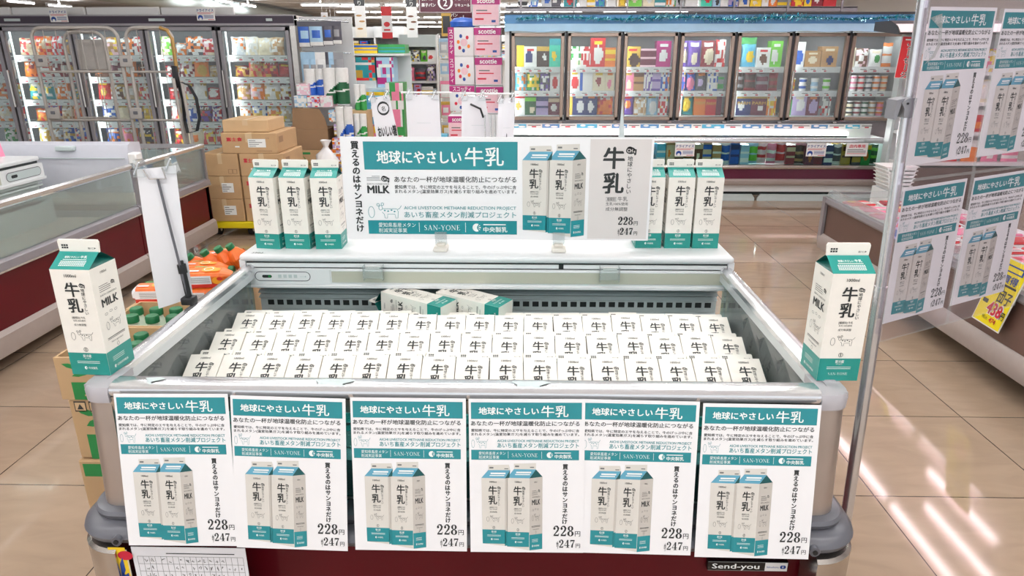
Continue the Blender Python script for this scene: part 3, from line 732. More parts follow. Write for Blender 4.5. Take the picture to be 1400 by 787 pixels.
pos = ['leftmost of the six, beside the left post', 'second from the left', 'third from the left', 'fourth from the left', 'fifth from the left', 'rightmost of the six, beside the right post']
cxs = (-.598, -.399, -.197, .002, .192, .392)
ztop = (.955, .952, .952, .953, .952, .948)
rots = (-.5, 1.2, 0, -.4, .7, .4)
for i in range(6):
    M = Matrix.Translation((cxs[i], 1.0235-.0012*(i % 2), ztop[i])) @ Matrix.Rotation(math.radians(-9.6), 4, 'X') @ Matrix.Rotation(math.radians(rots[i]), 4, 'Y')
    poster('milk poster hanging on the chest front, '+pos[i], M, 'milk posters on the chest front')
# --- the wide sign on the ledge
SX0, SX1, SZ0, SZ1, SY = -.487, .326, 1.018, 1.291, 1.800
sgn = thing('milk_sign', 'wide white and teal milk sign standing in clips on the rear ledge', 'sign', ((SX0+SX1)/2, SY, .99))
b = MB(); b.box(SX0, SX1, SY, SY+.003, SZ0, SZ1, 'poster_white')
A = Art(b, (SX0, SY, SZ0), (.813/1372, 0, 0), (0, 0, .273/458), .0003)      # frame of 1372 x 458, y up
def yy(v): return 458-(v-22)
def xx(v): return v-4
A.rect(xx(105), yy(164), xx(783), yy(42), 'poster_teal', 1)
A.text('地球にやさしい', xx(163), yy(132), 60, 'ink_white', 2, w=372, b=.028); A.text('牛乳', xx(552), yy(140), 88, 'ink_white', 2, w=170, b=.012)
A.vtext('買えるのはサンヨネだけ', xx(68), yy(38), 37.5, 'ink', 2, b=.042, sp=.99)
for k, (a0, a1) in enumerate(((135, 170), (112, 170), (112, 170), (112, 175))): A.rect(xx(a0), yy(194+k*6), xx(a1), yy(192+k*6), 'ink_grey', 2)
ch4(A, xx(192), yy(205), 34, 'ink', 'poster_white', 2)
A.text('EARTH CONSCIOUS', xx(112), yy(231), 10, 'ink', 2, w=98); A.text('MILK', xx(113), yy(268), 48, 'ink', 2, w=97, b=.04)
A.text(LEAD, xx(235), yy(217), 28, 'ink', 2, w=543, b=.012); A.text(D1, xx(235), yy(247), 18, 'ink', 2, w=543, b=.01); A.text(D2, xx(235), yy(267), 18, 'ink', 2, w=543, b=.01)
cow(A, xx(108), yy(385), 152, 'ink_teal', 2, 2)
A.text('AICHI LIVESTOCK METHANE REDUCTION PROJECT', xx(272), yy(341), 20, 'ink_teal', 2, w=505, b=.008); A.text('あいち畜産メタン削減プロジェクト', xx(272), yy(377), 31, 'ink_teal', 2, w=505, b=.006)
band2(A, xx(105), xx(781), yy(455), yy(392), 1.0)
# picture of the two cartons: fit the poster drawing into x 800..1080, y 50..465
PA = Art(b, A.P(xx(800)-50*(280/279), yy(465)-0, 0)-A.uy*(10*415/408), A.ux*(523*280/279), A.uy*(706*415/408), .0003)
poster_carton(PA, False); poster_carton(PA, True)
A.rect(xx(1100), yy(473), xx(1366), yy(30), 'poster_grey', 1)
A.text('牛', xx(1205), yy(148), 100, 'ink', 2, 'c', b=.028); A.text('乳', xx(1207), yy(257), 98, 'ink', 2, 'c', b=.028)
A.vtext('地球にやさしい', xx(1276), yy(100), 24, 'ink', 2, b=.01); ch4(A, xx(1276), yy(78), 42, 'ink', 'poster_grey', 2)
A.text('種類別', xx(1182), yy(297), 15, 'ink', 2, w=38); A.stroke([(xx(1178), yy(300)), (xx(1224), yy(300)), (xx(1224), yy(283)), (xx(1178), yy(283))], 1.2, 'ink', 2, True)
A.text('牛乳', xx(1230), yy(298), 22, 'ink', 2, w=44); A.text('生乳100%使用', xx(1178), yy(318), 15, 'ink', 2, w=98); A.text('成分無調整', xx(1178), yy(343), 19, 'ink', 2, w=98)
price(A, xx(1325), yy(407), yy(453), 27, 25, 1.0)
b.build('sign_board', sgn)
for x in (-.232, .086):
    b = MB(); b.rbox(x-.019, x+.019, SY-.03, SY+.022, .9905, 1.002, 'clip_white', .003); b.rbox(x-.012, x+.012, SY-.012, SY+.014, 1.002, 1.009, 'clip_white', .002)
    b.build('clip_base', sgn)
    b = MB(); b.box(x-.016, x+.016, SY-.004, SY-.002, 1.004, 1.040, 'clear_acrylic'); b.box(x-.016, x+.016, SY+.005, SY+.007, 1.004, 1.040, 'clear_acrylic')
    b.build('clear_holder', sgn)
# --- sheet of handwritten figures and a yellow strip below the first poster
b = MB(); b.box(-.70, -.495, .9905, .9915, .43, .668, 'paper')
A = Art(b, (-.70, .9905, .43), (.205, 0, 0), (0, 0, .238), .0003)
for k in range(14): A.rect(.04, .03+k*.068, .97, .033+k*.068, 'ink_grey', 1)
for k in range(19): A.rect(.04+k*.0516, .03, .043+k*.0516, .915, 'ink_grey', 1)
rnd = random.Random(3)
for r_ in range(13):
    for k in range(1, 18):
        if rnd.random() < .7:
            x, y = .05+k*.0516, .045+r_*.068
            A.stroke([(x+rnd.uniform(0, .03), y+rnd.uniform(0, .04)) for _ in range(4)], .006, 'ink_grey', 2)
A.rect(.3, .94, .9, .948, 'ink', 1)
single('figure_sheet', b, 'white gridded sheet of handwritten figures below the leftmost chest poster', 'sheet')
b = MB(); b.box(-.742, -.708, .9885, .9900, .42, .662, 'pack cream'); A = Art(b, (-.742, .9885, .42), (.034, 0, 0), (0, 0, .248), .0003)
A.rect(.05, 0, .95, 1, 'pack yellow', 1); A.ell(.9, .93, .4, .04, 'ink_red', 2); A.stroke([(.75, .86), (.55, .8), (.5, .74), (.7, .7), (.9, .72)], .12, 'ink_blue', 3); A.stroke([(.5, .6), (.85, .55), (.6, .48)], .12, 'ink_blue', 3); A.stroke([(.7, .4), (.7, .3)], .12, 'ink_blue', 3)
single('yellow_sticker', b, 'yellow strip with blue lettering by the lower left chest corner', 'sticker')

# ================================================================== THE HANGING SHEET AND ITS POLE, RIGHT
PX = lambda z: .701+.032*(1.585-z)
PYP = 1.335
pole = thing('sign_pole', 'slim chrome pole standing beside the right side of the chest', 'pole', (PX(0), PYP, 0))
b = MB(); b.cyl((PX(.02), PYP, .015), (PX(1.05), PYP, 1.05), .0125, 'chrome', 16); b.build('lower_tube', pole)
b = MB(); b.cyl((PX(1.05), PYP, 1.05), (PX(2.0), PYP, 2.0), .0105, 'chrome', 16); b.build('upper_tube', pole)
b = MB(); b.lathe([(.0, .0), (.15, .0), (.15, .01), (.03, .018), (.016, .03)], (PX(0), PYP, 0), 'grey_plastic', 24); b.build('pole_base', pole)
b = MB(); zc = 1.402; xc = PX(zc)-.012; yc = PYP-.018
b.prism([(xc-0.0153, zc+0.0098), (xc-0.0051, zc+0.0172), (xc+0.0102, zc+0.0180), (xc+0.0093, zc-0.0131), (xc+0.0068, zc-0.0172), (xc-0.0051, zc-0.0172), (xc-0.0076, zc-0.0139), (xc-0.0085, zc-0.0016)], 'y', yc-.012, PYP+.014, 'clamp_grey')
b.prism([(xc-0.0229, zc+0.0139), (xc-0.0085, zc+0.0172), (xc-0.0136, zc+0.0082), (xc-0.0179, zc-0.0197), (xc-0.0238, zc-0.0205)], 'y', yc-.008, PYP+.010, 'clamp_grey')
b.cyl((xc-0.0051, yc-.014, zc+0.0082), (xc-0.0051, yc-.0115, zc+0.0082), .002, 'black', 10)
b.build('pole_clamp', pole)
PHI = math.radians(28)
hx = V((math.cos(PHI), math.sin(PHI), 0)); hz = V((-.04, .0, 1)).normalized()
HO = V((.699, 1.305, 1.575))                       # top left corner of the first poster
def hp(u, v, n=0): return HO+hx*u+hz*v+V((math.sin(PHI), -math.cos(PHI), 0))*n   # n towards the viewer
sheet = thing('vinyl_sign_sheet', 'clear vinyl pocket sheet hanging from the pole with four milk posters in it', 'sign sheet', tuple(hp(.2, -.66)))
b = MB()
for n_ in (.0028, -.0022): b.poly([hp(-.012, -.632, n_), hp(.46, -.632, n_), hp(.46, .03, n_), hp(-.012, .03, n_)], 'vinyl')
for u0, u1, v0, v1 in ((-.012, .46, -.6325, -.629), (-.012, -.008, -.63, .03), (.456, .46, -.63, .03), (.2, .212, -.63, .0), (-.012, .46, -.308, -.302)):
    b.poly([hp(u0, v0, .0032), hp(u1, v0, .0032), hp(u1, v1, .0032), hp(u0, v1, .0032)], 'clear_acrylic')
b.build('clear_pockets', sheet)
b = MB(); b.tube([hp(-.03, .04), hp(.5, .04)], .008, 'white_plastic', 10); b.poly([hp(-.012, .015, .004), hp(.46, .015, .004), hp(.46, .05, .004), hp(-.012, .05, .004)], 'clear_acrylic')
b.build('top_rail', sheet)
for i, (u, v, lab) in enumerate(((.098, 0, 'upper left pocket, beside the pole'), (.316, 0.002, 'upper right pocket'), (.098, -.318, 'lower left pocket, beside the pole'), (.316, -.316, 'lower right pocket'))):
    o_ = hp(u, v); yv = hz.cross(hx)
    poster('milk poster in the hanging clear sheet, '+lab, Matrix(((hx.x, yv.x, hz.x, o_.x), (hx.y, yv.y, hz.y, o_.y), (hx.z, yv.z, hz.z, o_.z), (0, 0, 0, 1))), 'milk posters in the hanging sheet')
b = MB(); tp = [hp(-.002, -.02, .0035), hp(.03, -.012, .0035), hp(.036, -.035, .0035), hp(.04, -.062, .0035), hp(.028, -.085, .0035), hp(.0, -.098, .0035), hp(.022, -.08, .0036), hp(.03, -.06, .0036), hp(.026, -.035, .0036)]
b.poly(tp, 'clear_acrylic'); tag(b.build('tape_strip'), 'shiny strip of clear tape on the upper left hanging poster', 'tape')

# ================================================================== PAPER SIGNS SEEN FROM BEHIND
def paper_stand(name, label, pts_top, pts_bot, pole_top, pole_bot, clampm, curl=.006, art=None, cat='sign'):
    """a paper strip on a thin pole; corners in world coordinates"""
    tl, tr = V(pts_top[0]), V(pts_top[1]); bl, br = V(pts_bot[0]), V(pts_bot[1])
    root = thing(name, label, cat, tuple(V(pole_bot)))
    n = (tr-tl).cross(bl-tl).normalized()
    if n.y > 0: n = -n
    b = MB(); N = 8; Rws = 12; vs = []; fs = []
    for j in range(Rws+1):
        for i in range(N+1):
            s_, t_ = i/N, j/Rws
            p = tl.lerp(tr, s_).lerp(bl.lerp(br, s_), t_)+n*(curl*math.sin(PI*s_)*(1-.5*t_)+curl*.8*math.sin(3*t_+s_))
            vs.append(p)
    for j in range(Rws):
        for i in range(N): fs.append((j*(N+1)+i, j*(N+1)+i+1, (j+1)*(N+1)+i+1, (j+1)*(N+1)+i))
    b.add(vs, fs, 'paper'); b.add([v-n*.0006 for v in vs], [f[::-1] for f in fs], 'paper')
    if art: art(Art(b, bl+n*(curl*1.6+.001), (br-bl), (tl-bl), .0003, n))
    b.build('paper_strip', root)
    b = MB(); b.tube([V(pole_top)+n*(curl+.008), V(pole_bot)+n*.004], .0028, 'grey_plastic', 8)
    b.tube([tl.lerp(tr, .28)+n*(curl+.01), V(pole_top)+n*(curl+.008)-V((.018, 0, 0)), V(pole_top)+n*(curl+.008)+V((.018, 0, 0)), tl.lerp(tr, .74)+n*(curl+.01)], .0022, 'chrome', 6)
    b.build('wire_holder', root)
    for s_ in (.1, .88):
        c = tl.lerp(tr, s_)
        b = MB(); b.prism([(c.x-.012, c.z-.016), (c.x+.012, c.z-.016), (c.x+.004, c.z+.02), (c.x-.006, c.z+.02)], 'y', c.y-.012, c.y+.012, 'clear_acrylic')
        b.tube([(c.x-.008, c.y-.013, c.z-.01), (c.x+.006, c.y-.013, c.z+.016)], .002, 'chrome', 6)
        b.build('spring_clip', root)
    if clampm:
        b = MB(); pb, pt = V(pole_bot), V(pole_top); d = (pt-pb).normalized()
        b.cyl(pb-d*.01, pb+d*.05, .007, 'black', 12); b.cyl(pb+d*.05, pb+d*.07, .0095, 'black', 12); b.cyl(pb+d*.07, pb+d*.078, .006, 'black', 12)
        b.rbox(pb.x-.014, pb.x+.014, pb.y-.014, pb.y+.014, pb.z-.022, pb.z-.004, 'black', .004)
        b.build('stand_clamp', root)
    return root
paper_stand('paper_sign', 'long blank-backed paper sign on a clamped pole at the left side of the chest', [(-.833, 1.45, 1.262), (-.745, 1.45, 1.272)], [(-.838, 1.45, .945), (-.757, 1.45, .972)], (-.783, 1.45, 1.245), (-.757, 1.435, .985), True)

# ================================================================== BOXES AND DRINKS AT THE LEFT SIDE OF THE CHEST
def veg_marks(A, w_, h_):
    A.rect(.16*w_, .0*h_, w_, .42*h_, 'ink_green', 1); A.rect(.3*w_, .09*h_, .92*w_, .13*h_, 'cardboard_light', 2)
    A.text('グリーン', .45*w_, .26*h_, .12*h_, 'cardboard_light', 2, w=.5*w_, b=.03); A.ring(.55*w_, .18*h_, .035*w_, .035*w_, .012*w_, 'cardboard_light', 2, 10)
    A.text('食', .62*w_, .14*h_, .12*h_, 'cardboard_light', 2, b=.03)
    for cx, cy, a in ((.3, .62, .5), (.45, .82, .9), (.2, .8, -.5)):
        c_, s_ = math.cos(a), math.sin(a)
        A.poly([((cx+c_*u-s_*v*.5)*w_, (cy+(s_*u+c_*v)*.9)*h_) for u, v in ((-.13, 0), (-.05, .06), (.06, .06), (.15, 0), (.06, -.06), (-.05, -.06))], 'ink_green', 1)
    A.ring(.66*w_, .6*h_, .12*w_, .12*w_, .03*w_, 'ink_green', 1); A.stroke([(.56*w_, .6*h_), (.76*w_, .6*h_)], .02*w_, 'ink_green', 1); A.stroke([(.66*w_, .6*h_-.1*w_), (.66*w_, .6*h_+.1*w_)], .02*w_, 'ink_green', 1)
def cardboard_box(mb, x0, x1, y0, y1, z0, z1, m='cardboard', flap=True):
    mb.rbox(x0, x1, y0, y1, z0, z1, m, .004, 1)
    if flap:
        mb.box(x0+.004, x1-.004, (y0+y1)/2-.001, (y0+y1)/2+.001, z1, z1+.0006, 'cardboard_dark')
        mb.box(x0+.001, x1-.001, y0-.0008, y0, (z0+z1)/2-.001+.5*(z1-z0)*.0, (z0+z1)/2+.001, 'cardboard_dark') if False else None
zs = [(.80, .897), (.652, .798), (.505, .65), (.31, .503), (0, .308)]
for i, (z0, z1) in enumerate(zs):
    x0 = -.985+.006*(i % 2)
    b = MB()
    if i == 0:
        t = .005; X1_ = -.815; Y0_, Y1_ = 1.285, 1.455
        b.box(x0+t, X1_-t, Y0_+t, Y1_-t, z0+.001, z0+t, 'cardboard'); b.box(x0, X1_, Y0_, Y0_+t, z0, z1, 'cardboard'); b.box(x0, X1_, Y1_-t, Y1_, z0, z1, 'cardboard'); b.box(x0, x0+t, Y0_+t, Y1_-t, z0, z1, 'cardboard'); b.box(X1_-t, X1_, Y0_+t, Y1_-t, z0, z1, 'cardboard')
    else: cardboard_box(b, x0, -.815, 1.285+.004*(i % 2), 1.62, z0, z1)
    A = Art(b, (x0, 1.285+.004*(i % 2), z0), (1, 0, 0), (0, 0, 1), .0004)
    w_, h_ = -.815-x0, z1-z0
    if i in (0, 1): veg_marks(A, w_, h_)
    if i == 1:
        for k in range(3):
            A.rect(.08*w_+k*.032, h_*.80, .08*w_+k*.032+.026, h_*.97, 'ink', 1); A.rect(.08*w_+k*.032+.002, h_*.82, .08*w_+k*.032+.024, h_*.95, 'cardboard_light', 2); A.poly([(.08*w_+k*.032+.006, h_*.84), (.08*w_+k*.032+.02, h_*.84), (.08*w_+k*.032+.013, h_*.93)], 'ink', 3)
    if i >= 2:
        A.rect(.06*w_, .72*h_, w_, .94*h_, 'ink_green', 1)
        for j in range(2):
            A.rect(.35*w_, (.45-.27*j)*h_, .98*w_, (.67-.27*j)*h_, 'ink', 1); A.rect(.37*w_, (.46-.27*j)*h_, .96*w_, (.66-.27*j)*h_, 'cardboard_light', 2)
            for k in range(14): A.rect((.4+k*.038)*w_, (.49-.27*j)*h_, (.4+k*.038+(.012 if k % 3 else .022))*w_, (.63-.27*j)*h_, 'ink', 3)
    single('cardboard_box', b, ('open-topped green-printed cardboard box on top of the stack left of the chest' if i == 0 else f'cardboard box left of the chest, {ORD[i]} from the top of the stack'), 'box', 'printed boxes stacked left of the chest', 0)
def open_tray(label, x0, x1, y0, y1, z0, z1):
    b = MB(); t = .004
    b.box(x0+t, x1-t, y0+t, y1-t, z0+.001, z0+t, 'cardboard'); b.box(x0, x1, y0, y0+t, z0, z1, 'cardboard'); b.box(x0, x1, y1-t, y1, z0, z1, 'cardboard'); b.box(x0, x0+t, y0+t, y1-t, z0, z1, 'cardboard'); b.box(x1-t, x1, y0+t, y1-t, z0, z1, 'cardboard')
    single('cardboard_tray', b, label, 'tray', 'open trays of green-capped bottles', 0)
def bottle_meshes():
    c = MB(); c.lathe([(.013, 0), (.0155, .001), (.0155, .015), (.0135, .018), (0.001, .0185)], (0, 0, .085), 'bottle_cap', 14)
    bd = MB(); r = .0215
    bd.prism([(-r, -r+.006), (-r+.006, -r), (r-.006, -r), (r, -r+.006), (r, r-.006), (r-.006, r), (-r+.006, r), (-r, r-.006)], 'z', 0, .055, 'bottle_pack')
    bd.lathe([(.0215, .055), (.02, .066), (.014, .078), (.012, .086)], (0, 0, 0), 'bottle_pack', 12)
    return bd.mesh('bottle_body'), c.mesh('bottle_cap')
BT = bottle_meshes()
open_tray('open cardboard tray of green-capped bottles behind the green-printed open box', -.985, -.815, 1.46, 1.625, .80, .897)
for tn, ty in (('near green-printed box', 1.345), ('plain tray', 1.505)):
    for j in range(2):
        for i in range(3):
            e = local_thing('drink_bottle', f'green-capped drink bottle in the {tn}, {"front" if j == 0 else "back"} row, {("left", "middle", "right")[i]}', 'bottle', Matrix.Translation((-.955+i*.049+.016*(1-j), ty+j*.05, .804)), 'green-capped bottles in the trays')
            obj('bottle_body', BT[0], e); obj('bottle_cap', BT[1], e)
# orange juice pouches lying in a heap
def juice_meshes():
    b = MB(); r = .033
    prof = [(-.10, .022, .038), (-.085, .033, .038), (.05, .033, .038), (.085, .018, .022), (.095, .013, .013)]
    vs = []; n = 12
    for x, hz_, hy in prof:
        for k in range(n):
            a = 2*PI*(k+.5)/n; c_, s_ = math.cos(a), math.sin(a)
            p = (abs(c_)**.6*(1 if c_ > 0 else -1), abs(s_)**.6*(1 if s_ > 0 else -1))
            vs.append((x, p[0]*hy, p[1]*hz_))
    fs = [(i*n+k, i*n+(k+1) % n, (i+1)*n+(k+1) % n, (i+1)*n+k) for i in range(len(prof)-1) for k in range(n)]+[tuple(range(n-1, -1, -1)), tuple((len(prof)-1)*n+k for k in range(n))]
    for f in fs:
        zc_ = sum(vs[i][2] for i in f)/len(f); xc_ = sum(vs[i][0] for i in f)/len(f)
        b.add([vs[i] for i in f], [tuple(range(len(f)))], 'juice_red' if zc_ < -.012 else 'film_white' if xc_ < -.088 else 'juice_orange')
    A = Art(b, (-.085, -.03, .0335), (1, 0, 0), (0, 1, 0), .0005)
    A.ell(.085, .03, .028, .026, 'orange_fruit', 1); A.ell(.115, .022, .02, .018, 'orange_fruit', 2); A.ring(.085, .03, .018, .016, .003, 'film_white', 3); A.rect(.02, .05, .07, .058, 'bottle_green', 2); A.rect(.005, .008, .05, .02, 'film_white', 2)
    A = Art(b, (-.09, -.0385, -.02), (1, 0, 0), (0, 0, 1), .0005)
    A.rect(.0, .004, .105, .04, 'film_white', 1); A.rect(.0, -.012, .15, .004, 'juice_red', 1)
    for k in range(5): A.rect(.02, .010+k*.005, .10, .0115+k*.005, 'ink_grey', 2)
    A.ell(.13, .018, .022, .016, 'orange_fruit', 1); A.ell(.14, .026, .012, .008, 'juice_red', 2)
    c = MB(); c.lathe([(.012, 0), (.018, .001), (.018, .02), (.015, .023), (.001, .023)], (.0, 0, 0), 'bottle_cap', 16, 'x')
    c2 = MB(); c2.M = Matrix.Translation((.093, 0, 0)); c2.lathe([(.012, 0), (.018, .001), (.018, .02), (.015, .023), (.001, .023)], (0, 0, 0), 'bottle_cap', 16, 'x')
    return b.mesh('pouch_body'), c2.mesh('pouch_cap')
JU = juice_meshes()
JS = .64
b = MB()
b.box(-1.04, -.815, 1.635, 2.0, 0, .40, 'cardboard'); b.box(-1.035, -.82, 1.64, 1.995, .40, .871, 'cardboard_light')
single('cardboard_box', b, 'tall cardboard box carrying the heap of orange juice pouches', 'box', None, 0)
for c, d, zd, lab in (((-.975, 1.71, .894), (1, .08, 0), (0, -.1, 1), 'bottom layer, left one'), ((-.852, 1.70, .894), (1, .06, 0), (0, -.1, 1), 'bottom layer, right one'), ((-.94, 1.77, .894), (1, .1, 0), (0, 0, 1), 'bottom layer, behind the front two'),
        ((-.832, 1.705, .939), (1, .07, .02), (0, -.12, 1), 'topmost, lying with its white label facing out'), ((-.87, 1.765, .937), (1, .1, .0), (0, 0, 1), 'second layer, behind the topmost'),
        ((-.905, 1.835, .905), (-.45, -.30, .8), (.5, -.6, .5), 'propped up behind, leftmost'), ((-.868, 1.840, .913), (-.40, -.30, .84), (.5, -.6, .5), 'propped up behind, second from the left'), ((-.83, 1.845, .922), (-.40, -.30, .84), (.5, -.6, .5), 'propped up behind, third from the left'), ((-.795, 1.84, .93), (-.40, -.26, .84), (.5, -.6, .5), 'propped up behind, fourth from the left'),
        ((-.875, 1.915, .93), (1, .05, .1), (0, -.1, 1), 'lying farthest back with the cap to the right')):
    xd = V(d).normalized(); yd = V(zd).cross(xd).normalized()
    M = frame(c, xd, yd) @ Matrix.Scale(JS, 4)
    e = local_thing('juice_pouch', 'orange juice pouch with green cap, '+lab, 'juice pouch', M, 'orange juice pouches heaped left of the chest')
    obj('pouch_body', JU[0], e); obj('pouch_cap', JU[1], e)
# ================================================================== PACKAGED GOODS
def shuffle_pat(base, acc, seed, kind):
    """a print for a package: function of u, v in 0..1 (left-right, bottom-top) giving a colour name"""
    rd = random.Random(seed); cx, cy, rr = rd.uniform(.35, .65), rd.uniform(.3, .5), rd.uniform(.22, .36)
    tb = rd.uniform(.72, .84); a2 = rd.choice(['white', 'cream', 'gold', 'red', 'orange', 'yellow', 'white'])
    cell = {}
    def f(u, v):
        if kind == 'plain': return base
        if kind == 'band':
            if v > tb: return acc
            if abs(u-cx) < rr and abs(v-cy) < rr*.7: return a2 if (u-cx)**2+((v-cy)*1.3)**2 < rr*rr*.6 else base
            return base
        if kind == 'stripe': return acc if (int(v*7+seed) % 3 == 0) else base
        if kind == 'window': return acc if ((u-cx)/rr)**2+((v-cy)/(rr*.9))**2 < 1 else (a2 if .78 < v < .9 and .2 < u < .8 else base)
        if kind == 'speckle':
            k = (int(u*5.5), int(v*6.5))
            if k not in cell: cell[k] = rd.choice([base, base, acc, acc, a2])
            return 'white' if .68 < v < .82 and .15 < u < .85 and rd.random() < .8 else cell[k]
        if kind == 'side': return acc if u < .2 else base
        return base
    return f
KINDS_ = ['band', 'window', 'stripe', 'speckle', 'window', 'band']
def box_pack(w, d, h, base, acc, seed, kind=None, text=None, tcol='ink_white'):
    """a printed carton, front towards -y, standing on z = 0"""
    b = MB(); kind = kind or KINDS_[seed % len(KINDS_)]; fn = shuffle_pat(base, acc, seed, kind); nx, nz = 9, 9
    b.box(-w/2, w/2, .0006, d, 0, h, pk(base))
    vs = [(-w/2+w*i/nx, 0, h*j/nz) for j in range(nz+1) for i in range(nx+1)]
    for j in range(nz):
        for i in range(nx):
            b.add([vs[q] for q in (j*(nx+1)+i, j*(nx+1)+i+1, (j+1)*(nx+1)+i+1, (j+1)*(nx+1)+i)], [(0, 1, 2, 3)], pk(fn((i+.5)/nx, (j+.5)/nz)))
    b.poly([(-w/2, 0, h), (w/2, 0, h), (w/2, .001, h), (-w/2, .001, h)], pk(base))
    if text:
        A = Art(b, (-w/2, 0, 0), (w, 0, 0), (0, 0, h), .001); A.text(text, .5, .5, .2, tcol, 1, 'c', w=.86, b=.03)
    return b
def bag_pack(w, d, h, base, acc, seed, kind=None):
    """a pillow bag with crimped ends, front towards -y, standing on z = 0"""
    b = MB(); kind = kind or KINDS_[seed % len(KINDS_)]; fn = shuffle_pat(base, acc, seed, kind); nx, nz = 11, 13; rd = random.Random(seed+99)
    def pt(i, j, sd):
        u, v = i/nx, j/nz
        t = (math.sin(PI*u)**.55)*(math.sin(PI*min(1, max(0, (v-.06)/.88)))**.5)*d/2
        ww = w*(1-.06*math.sin(PI*v))
        return (-ww/2+ww*u, d/2-sd*t*(1+rd.uniform(-.08, .08)), h*v+.003*math.sin(9*u+seed)*(v > .5))
    for sd in (1, -1):
        vs = [pt(i, j, sd) for j in range(nz+1) for i in range(nx+1)]
        for j in range(nz):
            for i in range(nx):
                q = [j*(nx+1)+i, j*(nx+1)+i+1, (j+1)*(nx+1)+i+1, (j+1)*(nx+1)+i]
                b.add([vs[k] for k in (q if sd > 0 else q[::-1])], [(0, 1, 2, 3)], pk(fn((i+.5)/nx, (j+.5)/nz) if sd > 0 else base))
    return b
def cup_pack(r, h, base, acc, seed):
    b = MB(); b.lathe([(r*.8, 0), (r*.87, h*.4)], (0, r, 0), pk(base), 12); b.lathe([(r*.87, h*.4), (r*.93, h*.8)], (0, r, 0), pk(acc), 12); b.lathe([(r, h*.8), (r, h), (r*.94, h)], (0, r, 0), pk('white' if seed % 2 else base), 12)
    return b
def place(name, b, x, y, z, label, cat, group, rz=0, rx=0, smooth=40):
    o = single(name, b, label, cat, group, smooth); o.location = (x, y, z+.001+(.0135 if rx < -5 else .005 if rx < 0 else 0)); o.rotation_euler = (math.radians(rx), 0, math.radians(rz)); return o
def a_an(c): return c

# ------------------------------------------------------------------ price labels on a shelf front
def price_strip(A, x0, x1, h, seed, l=1):
    rd = random.Random(seed); x = x0+.02
    while x < x1-.09:
        wd = rd.choice([.06, .075, .09]); A.rect(x, .004, x+wd, h-.002, 'ink_white', l); A.rect(x+.006, h*.55, x+wd*.8, h*.7, 'ink_grey', l+1)
        A.rect(x+wd*.5, h*.15, x+wd*.9, h*.42, 'ink_red', l+1); x += wd+rd.uniform(.01, .07)

# ================================================================== UPRIGHT FREEZER, RIGHT (ice cream)
YD = 7.78
def strip_light(root, p, L, power):
    d = bpy.data.lights.new('door_lamp', 'AREA'); d.shape = 'RECTANGLE'; d.size, d.size_y = .012, L; d.energy = power; d.color = (.97, 1, 1)
    o = bpy.data.objects.new('door_lamp', d); COL.objects.link(o); o.parent = root; o.location = V(p)-V(root['world_parts']); o.rotation_euler = (PI/2, 0, math.radians(-35))
RX = [-.19+.598*i for i in range(8)]
ru = thing('upright_freezer', 'long upright ice cream freezer with seven glass doors and blue valance on the right', 'freezer', (1.9, 8.2, 0))
b = MB()
b.box(RX[0]-.05, RX[7]+.06, 8.3, 8.35, .5, 1.70, 'pack grey'); b.box(RX[0]-.06, RX[0]-.01, YD-.02, 8.6, .0, 1.88, 'white_enamel'); b.box(RX[7]+.01, RX[7]+.06, YD-.02, 8.6, .0, 1.88, 'white_enamel')
b.box(RX[0]-.05, RX[7]+.05, YD-.0, 8.6, 1.70, 1.88, 'grey_frame'); b.box(RX[0]-.05, RX[7]+.05, YD+.02, 8.6, .6, .775, 'grey_frame')
b.build('cabinet_body', ru)
b = MB(); b.box(RX[0]-.06, RX[7]+.06, YD-.05, YD, 1.765, 1.865, 'valance_blue'); b.box(RX[0]-.06, RX[7]+.06, YD-.06, YD+.3, 1.862, 1.885, 'dark_frame')
b.build('upper_valance', ru)
b = MB(); nn = 60; P_ = [(RX[0]-.06+(RX[7]-RX[0]+.12)*i/nn) for i in range(nn+1)]
vs = [(x, YD-.065-.006*math.sin(i*1.3), 1.772) for i, x in enumerate(P_)]+[(x, YD-.07-.008*math.sin(i*1.3+.4), 1.695+.006*math.sin(i*.9)) for i, x in enumerate(P_)]
b.add(vs, [(nn+1+i, nn+2+i, i+1, i) for i in range(nn)], 'valance_pale'); b.build('lower_valance', ru)
